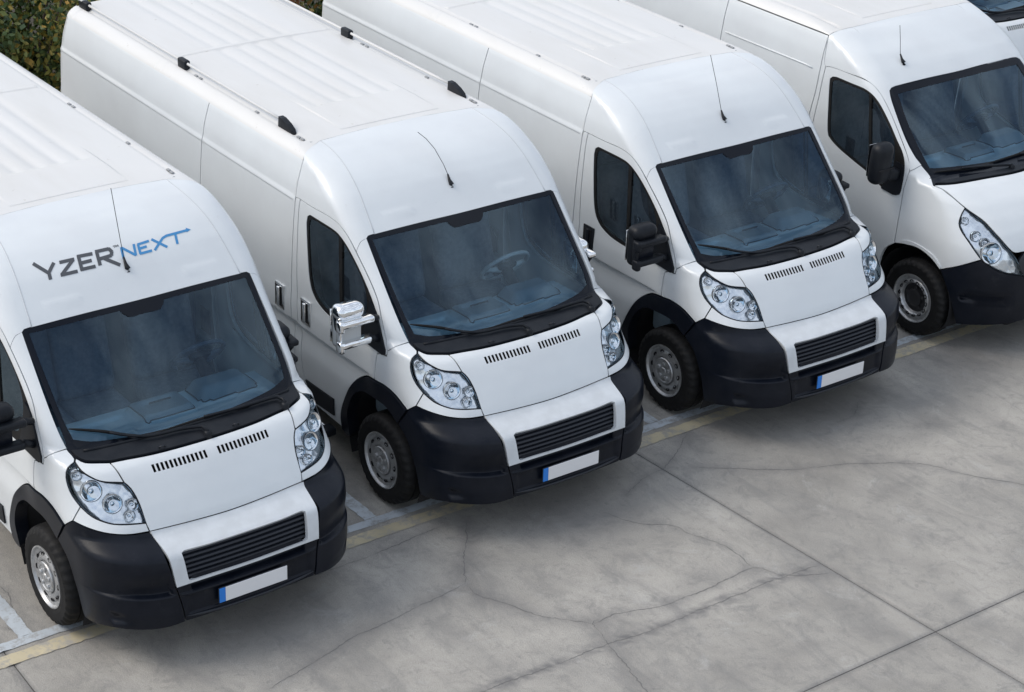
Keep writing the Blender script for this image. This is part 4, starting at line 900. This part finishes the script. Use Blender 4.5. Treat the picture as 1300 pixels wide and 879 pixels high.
        bm = bmesh.new(); addbox(bm, (-.35, -1.135, 1.47), (.15, .20, .36), .07, 5)
        for v in bm.verts:
            v.co.y += (v.co.z - 1.47) * .06; v.co.y *= s
        mo = bmobj('wing_mirror', bm, M_trim, root, autosmooth=R(60))
        bm = bmesh.new(); addbox(bm, (-.33, -1.02, 1.36), (.10, .16, .11), .035, 4, Matrix.Rotation(R(-18 * 1), 3, 'X'))
        for v in bm.verts: v.co.y *= s
        bmobj('mirror_arm', bm, M_trim, mo, autosmooth=R(60))
        bm = bmesh.new(); addbox(bm, (-.272, -1.135, 1.435), (.012, .17, .012), .004, 2)
        for v in bm.verts: v.co.y *= s
        bmobj('mirror_joint', bm, M_dark, mo)
        bm = bmesh.new(); addbox(bm, (-.427, -1.135, 1.48), (.006, .15, .28), .002)
        for v in bm.verts: v.co.y *= s
        bmobj('mirror_glass', bm, M_chrome, mo)
    SF = [(-1.425, -.945, .36), (-1.43, -.978, 1.0), (-1.397, -.967, 1.493), (-1.346, -.957, 1.83), (-1.327, -.892, 2.262)]
    panel('door_post', M_white, root, B, loop([DT[0], (-1.30, -.945, 2.03), SF[-1]], SF[::-1], [SF[0], DR[0]], DR), SIDE, both=True, g=.03)
    SR = [(-2.66, -.945, .36), (-2.66, -.978, 1.0), (-2.64, -.967, 1.5), (-2.62, -.955, 1.83), (-2.60, -.892, 2.262)]
    panel('sliding_door', M_white, root, B, loop(SF, [SF[-1], SR[-1]], SR[::-1], [SR[0], SF[0]]), SIDE, both=True, g=.06, gap=.005)
    for y in (-.950, .950): swept('body_swage', [(-1.43, y, 1.948), (-1.52, y * 1.002, 1.957), (-2.56, y * 1.002, 1.953)], .007, M_white, root, 6)
    ra = [(-3.72 + .43 * math.cos(a), -.95, .338 + .43 * math.sin(a)) for a in np.linspace(0, math.pi, 14)]
    panel('rear_side', M_white, root, B, loop(SR, [SR[-1], (-5.14, -.89, 2.262)], [(-5.14, -.89, 2.262), (-5.20, -.95, 1.5), (-5.20, -.94, .36)], [(-5.20, -.94, .36), ra[-1]], ra[::-1], [ra[0], SR[0]]), SIDE, both=True, g=.08)
    panel('rear_door', M_white, root, B, loop([(-5.2, -.84, .36), (-5.2, -.84, 2.04)], [(-5.2, -.84, 2.04), (-5.1, -.78, 2.20), (-5.1, 0, 2.26)], [(-5.1, 0, 2.26), (-5.2, 0, .36)], [(-5.2, 0, .36), (-5.2, -.84, .36)]), Flat((1, 0, 0)), both=True, g=.1)
    # bumper, grille
    BL = [(.457, -.86, .245), (.587, -.789, .268), (.731, -.626, .292), (.79, -.401, .296), (.81, 0, .29)]
    BA = [(.279, -.936, .690), (.337, -.927, .596), (.403, -.906, .451), (.457, -.86, .245)]
    GT = [(.772, -.479, .705), (.80, -.25, .68), (.81, 0, .67)]
    panel('bumper', M_black, root, B, loop(BTOP, HLo[4:], sym(GT), mir(HLo[4:])[::-1], mir(BTOP)[::-1], mir(BA), sym(BL)[::-1], BA[::-1]), Cone(-.2, .2), g=.03, off=.010, skirt=.05)
    panel('grille', M_grille, root, B, loop(sym(FRT), mir([FRT[0], HLi[0]]), sym(GT)[::-1], [HLi[0], FRT[0]]) if False else loop(sym(FRT), mir([FRT[0], (.745, -.530, .83), GT[0]]), sym(GT)[::-1], [GT[0], (.745, -.530, .83), FRT[0]]), FRONT, g=.05, off=.0, skirt=.03)
    for z in (.74, .80, .86):
        pts = [(float(tab(B.xf, np.array(z))) - .13 * y * y + .006, y, z) for y in np.linspace(-.46, .46, 21)]
        swept('grille_bar', pts, .010, M_chrome, root, 6)
    panel('arch_flare', M_white, root, B, loop([(-.371, -.956, .645), (-.255, -.959, .739), (-.123, -.959, .818), (.036, -.953, .828), (.198, -.945, .79), (.29, -.938, .71)], [(.29, -.938, .71), (.279, -.936, .690)], ARW[::-1], AR0[2:][::-1]), SIDE, both=True, g=.03, off=.012, skirt=.06)
    make_wheel(root, WH_M, .04, -.862); make_wheel(root, WH_M, .04, .862, left=True); make_wheel(root, WH_M, -3.72, -.84); make_wheel(root, WH_M, -3.72, .84, left=True)
    wheel_well(root, .01, .36, .41); wheel_well(root, -3.72, .36, .45); chassis(root)
    antenna(root, (-.789, -.516, 2.097), [(-.86, -.516, 2.30), (-.883, -.516, 2.413)], B)
    interior(root, B, -.035, 1.392, .74, M_seat)
    for gx in (-1.45, -1.62): 
        bm = bmesh.new(); addbox(bm, (gx, -.62, 2.302), (.05, .03, .008), .002); bmobj('gutter_plug', bm, M_seam, root)

# ------------------------------------------------------------------ the row of vans
GROUP = 'white panel vans parked side by side'
van = empty('panel_van'); build_ducato(van)
tagged = []
v2 = van
v1 = copy_tree(van); v3 = copy_tree(van); v5 = copy_tree(van)
v1.location = (.0872, -2.6176, 0); v1.rotation_euler = (0, 0, .0101)
v3.location = (.0197, 2.6169, 0)
v5.location = (-3.27, 9.05, 0)
finish_ducato(v2, True, [(-.66, 0, 2.16), (-.78, 0, 2.245), (-.89, 0, 2.285), (-1.0, 0, 2.300)], True, True)
finish_ducato(v1, False, [(-.66, 0, 2.28), (-.735, 0, 2.545)], False, False)
finish_ducato(v3, False, [(-.69, 0, 2.31), (-.783, 0, 2.512)], False, False)
finish_ducato(v5, False, [(-.69, 0, 2.31), (-.783, 0, 2.512)], False, False)
bm = bmesh.new(); addbox(bm, (.06, .10, 1.235), (.16, .34, .004), rot=None); bmobj('dash_paper', bm, M_plate, v5)
for s in (1, -1): roof_rail(v2, s)
side_step(v2)
lettering(v1)
tag(v1, 'white panel van with YZER NEXT lettering on its forehead, nearest the left edge', 'van', GROUP)
tag(v2, 'white panel van with chrome mirrors and black-footed roof rails', 'van', GROUP)
tag(v3, 'white panel van with black mirrors and a bare unlettered roof front, between the chrome-mirrored van and the van with the swept-back lamps', 'van', GROUP)
v3['label'] = 'white panel van with black mirrors and five-bar grille, right of the chrome-mirrored van'
tag(v5, 'white van mostly hidden at the top right corner, paper on its dashboard', 'van', GROUP)
v4 = empty('panel_van', (.13, 5.261, 0)); build_master(v4)
tag(v4, 'white panel van with tall slanted headlamps and black-centred wheels at the right edge', 'van', GROUP)

# ------------------------------------------------------------------ concrete yard
def concrete():
    M = mat('concrete', (.3, .3, .29), .78)
    b = M.node_tree.nodes['Principled BSDF']; t = N(M, 'ShaderNodeTexCoord'); src = t.outputs['Object']
    def noise(sc, det=6, ro=.6, dist=0., stretch=None):
        n = N(M, 'ShaderNodeTexNoise'); n.inputs['Scale'].default_value = sc; n.inputs['Detail'].default_value = det; n.inputs['Roughness'].default_value = ro; n.inputs['Distortion'].default_value = dist
        s = src
        if stretch:
            mp = N(M, 'ShaderNodeMapping'); mp.inputs['Scale'].default_value = stretch; mp.inputs['Rotation'].default_value = (0, 0, R(12)); L(M, s, mp.inputs[0]); s = mp.outputs[0]
        L(M, s, n.inputs['Vector']); return n.outputs['Fac']
    def rng_(x, a, b_, c=0., d=1.):
        r = N(M, 'ShaderNodeMapRange'); r.inputs[1].default_value = a; r.inputs[2].default_value = b_; r.inputs[3].default_value = c; r.inputs[4].default_value = d; L(M, x, r.inputs[0]); return r.outputs[0]
    def mix(f, a, b_, mode='MIX'):
        x = N(M, 'ShaderNodeMix', data_type='RGBA', blend_type=mode)
        for v, i in ((f, 0), (a, 6), (b_, 7)):
            if isinstance(v, (tuple, float)): x.inputs[i].default_value = v
            else: L(M, v, x.inputs[i])
        return x.outputs[2]
    c = mix(rng_(noise(.75, 8, .65, .4), .34, .66), (.285, .270, .244, 1), (.475, .450, .405, 1))
    c = mix(rng_(noise(1.3, 8, .7, 1.2, (.6, 2.2, 1)), .48, .70, 0, .52), c, (.175, .174, .172, 1))
    c = mix(rng_(noise(5, 9, .78, .8), .50, .66, 0, .6), c, (.21, .205, .195, 1))
    c = mix(rng_(noise(17, 7, .75, .4), .56, .70, 0, .55), c, (.17, .167, .16, 1))
    c = mix(rng_(noise(3.1, 8, .72, .6), .58, .70, 0, .6), c, (.46, .45, .425, 1))
    c = mix(rng_(noise(150, 3, .7), .40, .66, 0, .46), c, (.13, .13, .128, 1))
    at = N(M, 'ShaderNodeAttribute'); at.attribute_name = 'stain'
    c = mix(at.outputs['Fac'], c, (.10, .10, .105, 1))
    oi = N(M, 'ShaderNodeObjectInfo'); c2 = N(M, 'ShaderNodeHueSaturation'); L(M, c, c2.inputs['Color']); L(M, rng_(oi.outputs['Random'], 0, 1, .95, 1.05), c2.inputs['Value'])
    L(M, c2.outputs[0], b.inputs['Base Color'])
    bp = N(M, 'ShaderNodeBump'); bp.inputs['Strength'].default_value = .35; bp.inputs['Distance'].default_value = .01; L(M, noise(60, 5, .7), bp.inputs['Height']); L(M, bp.outputs[0], b.inputs['Normal'])
    L(M, rng_(noise(2.4, 6, .7), .3, .7, .62, .86), b.inputs['Roughness'])
    return M
M_conc = concrete()
M_base = mat('joint_dirt', (.03, .03, .03), .95)
M_crack = mat('crack_dirt', (.15, .148, .145), .95)
CR = [[(.62, -.64), (.823, -.77), (1.035, -.944), (1.273, -1.098)], [(1.273, -1.098), (1.314, -1.532), (1.363, -1.779), (1.378, -2.07), (1.477, -2.405), (1.56, -2.8)],
      [(1.273, -1.098), (1.429, -1.095), (1.629, -.988), (1.855, -.904), (1.983, -.774), (2.124, -.655)], [(2.099, -.597), (2.124, -.655), (2.4, -.735), (2.665, -.786), (2.897, -.837), (3.3, -.9)],
      [(1.008, .264), (1.276, .371), (1.451, .565), (1.60, .60), (1.9, .719), (2.19, .677)], [(2.124, -.655), (2.115, -.443), (2.200, -.138), (2.218, .25), (2.19, .677), (2.392, .806), (2.536, 1.11)],
      [(.475, 1.55), (.636, 1.338), (.784, 1.06), (.829, .847), (.95, .55)], [(.901, 1.241), (1.314, 1.81), (1.547, 2.342), (1.817, 2.733), (2.121, 2.917), (2.461, 3.161), (2.9, 3.4)],
      [(.837, 3.045), (.972, 2.855), (.985, 2.671)], [(-.6, -3.75), (-.25, -3.7), (.05, -3.85), (.19, -3.8)], [(.5, -2.5), (.62, -1.9), (.60, -1.2), (.56, -.8)]]
WID = [.085, .07, .08, .09, .05, .07, .07, .06, .06, .04, .06]; STR = [.55, .42, .5, .5, .28, .38, .45, .35, .5, .3, .35]
OLD = [(2.31, -1.75), (2.339, -1.218), (2.345, -.8), (2.38, -.45), (2.385, .1), (2.38, .5), (2.41, 1.11)]
def wob(seed, x, sc):
    r_ = np.random.default_rng(seed); ph = r_.uniform(0, 6.28, 6); fr = np.array([1, 2.3, 4.1, 7.7, 13, 23]) * sc
    return sum(np.sin(fr[i] * x + ph[i]) / (1 + i * .6) for i in range(6)) / 3
def seg_d(pl, P):
    d = np.full(len(P), 9.)
    for a, b in zip(pl[:-1], pl[1:]):
        a = np.array(a[:2]); ab = np.array(b[:2]) - a; t = np.clip(((P - a) @ ab) / (ab @ ab), 0, 1); d = np.minimum(d, np.linalg.norm(P - a - t[:, None] * ab, axis=1))
    return d
def stain(P):
    s = np.zeros(len(P)); q = P[:, 0] * 1.7 + P[:, 1]
    for i, c in enumerate(CR):
        d = seg_d(cr([(p[0], p[1], 0) for p in c], .08), P) if False else seg_d([tuple(p) for p in cr([(p[0], p[1], 0) for p in c], .08)], P)
        s = np.maximum(s, STR[i] * (.75 + .35 * wob(i, q, 4)) * np.exp(-(d / (WID[i] * (1 + .5 * wob(i + 9, q, 3)))) ** 1.6))
    d = seg_d(OLD, P); gr_ = np.random.default_rng(8).uniform(.25, 1.15, len(P)); s = np.maximum(s, .78 * gr_ * (.7 + .5 * wob(3, P[:, 1], 9)) * np.exp(-(d / (.055 + .016 * wob(5, P[:, 1], 6))) ** 4))
    # dark round blotches, the widest at the noses of the vans
    for (x, y, r_, k) in ((.95, -2.4, .35, .35), (1.0, .05, .38, .35), (.85, 2.75, .35, .3), (1.4, 3.2, .14, .3), (1.5, 3.05, .12, .25), (2.0, 2.3, .12, .25), (1.9, 1.5, .16, .22), (2.1, .3, .14, .25), (3.1, .35, .1, .2), (2.5, -2.2, .3, .2), (3.0, 2.6, .25, .2), (1.15, .9, .2, .2), (.9, 4.4, .4, .35)):
        d = np.hypot(P[:, 0] - x, (P[:, 1] - y) * .7) * (1 + .25 * wob(int(x * 50), np.arctan2(P[:, 1] - y, P[:, 0] - x) * 2, 1)); s = np.maximum(s, k * np.exp(-(d / r_) ** 2))
    # old tyre tracks swinging into the bays
    for y0 in (-3.5, -1.7, -.85, .95, 1.8, 3.5):
        pl_ = [(.5, y0), (1.2, y0 + .05), (2.2, y0 + .35), (3.4, y0 + 1.1), (4.6, y0 + 2.2)]; d = seg_d(pl_, P); s = np.maximum(s, .13 * (.7 + .6 * wob(int(y0 * 9 + 40), q, 2)) * np.exp(-(d / .10) ** 2))
    return np.clip(s, 0, 1)
ground = meshobj('ground', [(-400, -400, -.03), (400, -400, -.03), (400, 400, -.03), (-400, 400, -.03)], [(0, 1, 2, 3)], M_base, smooth=False); ground['kind'] = 'structure'
M_far = concrete()
def slab(x0, x1, ya, yb, step):
    """ya, yb: functions giving the side joints at x"""
    g_ = .003; ga = .0005 if abs(x0 - XF) < 1e-6 else g_; gb = .0005 if abs(x1 - XF) < 1e-6 else g_; xs = np.linspace(x0 + ga, x1 - gb, max(2, int((x1 - x0) / step) + 1)); w_ = yb(x0) - ya(x0); ny = max(2, int(w_ / step) + 1)
    V = []
    for x in xs:
        a = ya(x) + g_; b = yb(x) - g_
        for y in np.linspace(a, b, ny): V.append((x, y, 0.))
    V = np.array(V); nx = len(xs); F = []
    # worn arris and slight chipping along the joints
    e = np.minimum.reduce([V[:, 0] - x0 + (9 if ga < .001 else 0), x1 - V[:, 0] + (9 if gb < .001 else 0), V[:, 1] - np.array([ya(x) for x in V[:, 0]]), np.array([yb(x) for x in V[:, 0]]) - V[:, 1]])
    V[:, 2] -= .006 * np.exp(-((e - g_) / .006) ** 2)
    for i in range(nx - 1):
        for j in range(ny - 1):
            a = i * ny + j; F.append((a, a + ny, a + ny + 1, a + 1))
    st = stain(V[:, :2]) if step < .2 else np.zeros(len(V))
    if step < .2: st = np.maximum(st, .5 * np.exp(-((e - g_) / .012) ** 2))
    b = len(V); ring = [i * ny for i in range(nx)] + [(nx - 1) * ny + j for j in range(1, ny)] + [i * ny + ny - 1 for i in range(nx - 2, -1, -1)] + [j for j in range(ny - 2, 0, -1)]
    V = np.concatenate([V, np.array([V[i] - np.array([0, 0, .028]) for i in ring])]); st = np.concatenate([st, np.full(len(ring), .8)])
    for k in range(len(ring)):
        k2 = (k + 1) % len(ring); F.append((ring[k2], ring[k], b + k, b + k2))
    o = meshobj('concrete_slab', V, F, M_conc, ground, smooth=False)
    at = o.data.attributes.new('stain', 'FLOAT', 'POINT'); at.data.foreach_set('value', st.astype(np.float32)); return o
jA = lambda x: 1.02 + (x - .475) * .056
jL = lambda x: -3.99 + (x - .475) * -.03
sh = lambda f, d: (lambda x: f(x) + d)
XB = 3.43; XF = .472
fine = .03
cols = [(sh(jL, -10.2), sh(jL, -5.1), .5), (sh(jL, -5.1), jL, .06), (jL, jA, fine), (jA, sh(jA, 5.1), fine), (sh(jA, 5.1), sh(jA, 10.2), .12), (sh(jA, 10.2), sh(jA, 15.3), .5)]
for a, b, st_ in cols:
    slab(XF, XB, a, b, st_); slab(XB, XB + 4.2, a, b, st_ * 1.5 if st_ < .1 else st_)
    slab(-2.6, XF, a, b, .05 if st_ <= .06 else .5); slab(-6.2, -2.6, a, b, .5); slab(XB + 4.2, XB + 9, a, b, .5)
far = meshobj('yard', [(-40, -60, -.012), (-6.21, -60, -.012), (-6.21, 60, -.012), (-40, 60, -.012), (-6.21, 60, -.012), (60, 60, -.012), (60, 20, -.012), (-6.21, 20, -.012), (-6.21, -60, -.012), (60, -60, -.012), (60, -16, -.012), (-6.21, -16, -.012), (12.5, -16, -.0121), (60, -16, -.0121), (60, 20, -.0121), (12.5, 20, -.0121)],
              [(0, 1, 2, 3), (7, 6, 5, 4), (8, 9, 10, 11), (12, 13, 14, 15)], M_conc, smooth=False); far['kind'] = 'structure'
# cracks: ragged dark ribbons
def ribbon(name, pl_, w_, seed, M, z=.0016, h=.02, parent=None, jit=.006):
    P = np.array(cr([(p[0], p[1], 0) for p in pl_], h)); n = len(P); r_ = np.random.default_rng(seed)
    t = np.gradient(P[:, :2], axis=0); t /= np.linalg.norm(t, axis=1)[:, None]; nn = np.stack([-t[:, 1], t[:, 0]], -1)
    s = np.arange(n) * h; off = (wob(seed, s, 9) * jit * 2.2 + r_.normal(0, jit * .4, n)); ww = w_ * np.clip(.7 + .6 * wob(seed + 50, s, 7) + r_.normal(0, .2, n), .12, 2); ww *= np.minimum(1, np.minimum(np.arange(n), np.arange(n)[::-1]) / 6 + .1)
    c = P[:, :2] + nn * off[:, None]; V = []; F = []
    for i in range(n):
        for q in (1, -1):
            a = c[i] + nn[i] * q * ww[i] / 2; V.append((a[0], a[1], z))
    for i in range(n - 1): F.append((2 * i, 2 * i + 1, 2 * i + 3, 2 * i + 2))
    return meshobj(name, V, F, M, parent, smooth=False)
for i, c in enumerate(CR): ribbon('crack', c, .0055 if i not in (3, 0) else .008, 20 + i, M_crack, parent=ground)
ribbon('old_joint', OLD, .005, 77, M_crack, parent=ground)
# paint: worn line along the nose of the bays, a yellowed strip, bay dividers
def worn(name, c1, under, thr, k=9.):
    M = mat(name, c1, .75); b = M.node_tree.nodes['Principled BSDF']; t = N(M, 'ShaderNodeTexCoord'); n = N(M, 'ShaderNodeTexNoise')
    n.inputs['Scale'].default_value = k; n.inputs['Detail'].default_value = 10; n.inputs['Roughness'].default_value = .75; L(M, t.outputs['Object'], n.inputs['Vector'])
    r = N(M, 'ShaderNodeMapRange'); r.inputs[1].default_value = thr; r.inputs[2].default_value = thr + .12; L(M, n.outputs['Fac'], r.inputs[0])
    n2 = N(M, 'ShaderNodeTexNoise'); n2.inputs['Scale'].default_value = 2.2; n2.inputs['Detail'].default_value = 8; L(M, t.outputs['Object'], n2.inputs['Vector'])
    y = N(M, 'ShaderNodeMix', data_type='RGBA'); y.inputs[6].default_value = (*c1, 1); y.inputs[7].default_value = (c1[0] * .72, c1[1] * .72, c1[2] * .72, 1)
    r2 = N(M, 'ShaderNodeMapRange'); r2.inputs[1].default_value = .35; r2.inputs[2].default_value = .65; L(M, n2.outputs['Fac'], r2.inputs[0]); L(M, r2.outputs[0], y.inputs[0])
    x = N(M, 'ShaderNodeMix', data_type='RGBA'); x.inputs[7].default_value = (*under, 1); L(M, y.outputs[2], x.inputs[6])
    L(M, r.outputs[0], x.inputs[0]); L(M, x.outputs[2], b.inputs['Base Color']); return M
M_wl = worn('worn_white_paint', (.52, .57, .61), (.30, .30, .295), .50); M_yl = worn('worn_yellow_paint', (.58, .51, .35), (.36, .34, .30), .47)
def band(name, x0, x1, y0, y1, M, seed, z):
    along_y = (y1 - y0) > (x1 - x0); n = int(max(y1 - y0, x1 - x0) / .03); V = []; F = []
    s = np.linspace(0, 1, n + 1); r_ = np.random.default_rng(seed); j = wob(seed, s * max(y1 - y0, x1 - x0), 6) * .006 + r_.normal(0, .0025, n + 1); j2 = wob(seed + 1, s * 9, 6) * .006 + r_.normal(0, .0025, n + 1)
    for i in range(n + 1):
        if along_y: y = y0 + (y1 - y0) * s[i]; V += [(x0 + j[i], y, z), (x1 + j2[i], y, z)]
        else: x = x0 + (x1 - x0) * s[i]; V += [(x, y0 + j[i], z), (x, y1 + j2[i], z)]
    for i in range(n): F.append((2 * i, 2 * i + 1, 2 * i + 3, 2 * i + 2))
    o = meshobj(name, V, F, M, None, smooth=False); o['kind'] = 'structure'; return o
band('painted_line', .212, .298, -12, 16, M_wl, 5, .004)
band('yellow_strip', .345, .462, -12, 16, M_yl, 6, .004)
for k in range(-3, 6): band('bay_line', -5.2, .208, -1.23 + 2.617 * k, -1.13 + 2.617 * k, M_wl, 30 + k, .0042)

# ------------------------------------------------------------------ shrubs behind the vans
M_soil = mat('soil', (.035, .03, .022), .95); noise_col(M_soil, (.02, .018, .013), (.06, .05, .035), 6)
bed = meshobj('soil', [(-30, -40, .02), (-6.4, -40, .02), (-6.4, 40, .02), (-30, 40, .02)], [(0, 1, 2, 3)], M_soil, smooth=False); bed['kind'] = 'structure'
def leafmat(name, cols):
    M = mat(name, cols[0], .55); b = M.node_tree.nodes['Principled BSDF']; at = N(M, 'ShaderNodeAttribute'); at.attribute_name = 'leaf'
    r = N(M, 'ShaderNodeValToRGB'); e = r.color_ramp.elements; e[0].color = (*cols[0], 1); e[1].color = (*cols[-1], 1)
    for i, c in enumerate(cols[1:-1]): q = e.new((i + 1) / (len(cols) - 1)); q.color = (*c, 1)
    L(M, at.outputs['Fac'], r.inputs[0]); L(M, r.outputs[0], b.inputs['Base Color']); return M
M_leafg = leafmat('leaf_green', [(.022, .055, .016), (.07, .115, .028), (.21, .21, .045), (.42, .26, .05)])
M_leafy = leafmat('leaf_autumn', [(.03, .04, .012), (.12, .09, .02), (.26, .15, .03), (.17, .06, .02)])
M_stem = mat('stem_bark', (.07, .05, .04), .9)
def shrub(x, y, h, r, M, label, n, seed, bias):
    g_ = np.random.default_rng(seed); root = empty('shrub', (x, y, 0))
    parts = []; tips = []
    for k in range(16):
        a = g_.uniform(0, 6.28); rr = r * math.sqrt(g_.uniform(.05, 1)) * .85; hh = h * g_.uniform(.55, 1.0)
        p = [(.08 * math.cos(a), .08 * math.sin(a), 0), (rr * .35 * math.cos(a + .2), rr * .35 * math.sin(a + .2), hh * .4), (rr * .7 * math.cos(a), rr * .7 * math.sin(a), hh * .75), (rr * math.cos(a), rr * math.sin(a), hh)]
        c = cr(p, .2); parts.append(tube(c, np.linspace(.022, .006, len(c)), 5)); tips.append(c)
    V, F = joinVF(parts); meshobj('stem', V, F, M_stem, root)
    V = []; F = []; val = []
    cl = []
    for c in tips:
        for q in c[1:]:
            for _ in range(3): cl.append(np.array(q) + g_.normal(0, .13, 3))
    for _ in range(n):
        c = cl[g_.integers(len(cl))]; tone = (hash((round(c[0], 3), seed)) % 1000) / 1000
        p = c + g_.normal(0, .085, 3)
        if p[2] < .05: p[2] = .05 + g_.uniform(0, .3)
        d = g_.normal(0, 1, 3); d[2] -= .3; d /= np.linalg.norm(d); s = np.cross(d, g_.normal(0, 1, 3)); s /= np.linalg.norm(s); u = np.cross(s, d)
        l = g_.uniform(.05, .10); w_ = l * g_.uniform(.22, .36); b = len(V)
        V += [p, p + d * l * .5 + s * w_ - u * l * .06, p + d * l + u * -.12 * l, p + d * l * .5 - s * w_ - u * l * .06, p + d * l * .5 + u * .03 * l]
        F += [(b, b + 1, b + 4), (b + 1, b + 2, b + 4), (b + 2, b + 3, b + 4), (b + 3, b, b + 4)]
        val += [float(np.clip(bias + .75 * (tone - .5) + g_.normal(0, .18), 0, 1))] * 5
    o = meshobj('foliage', V, F, M, root); at = o.data.attributes.new('leaf', 'FLOAT', 'POINT'); at.data.foreach_set('value', np.array(val, np.float32))
    tag(root, label, 'shrub', 'shrubs behind the vans'); return root
shrub(-7.3, -1.35, 2.3, .75, M_leafg, 'dark green shrub with yellowing leaf tips, at the far left behind the lettered van', 6800, 1, .40)
shrub(-7.6, -.25, 2.1, .85, M_leafg, 'bushy dark green shrub close behind the roof-railed van', 8200, 2, .42)
shrub(-8.7, -.9, 2.7, .8, M_leafy, 'yellow-brown autumn shrub rising behind the dark green ones', 2600, 3, .35)
shrub(-7.4, 2.25, 2.0, .7, M_leafy, 'golden brown shrub in the gap between two van roofs', 5200, 4, .62)
shrub(-7.6, 3.55, 1.7, .7, M_leafg, 'low dark green shrub beside the golden brown one', 3500, 5, .3)
shrub(-8.3, 1.0, 1.9, .8, M_leafg, 'green shrub hidden in part by the roof-railed van', 3000, 6, .4)
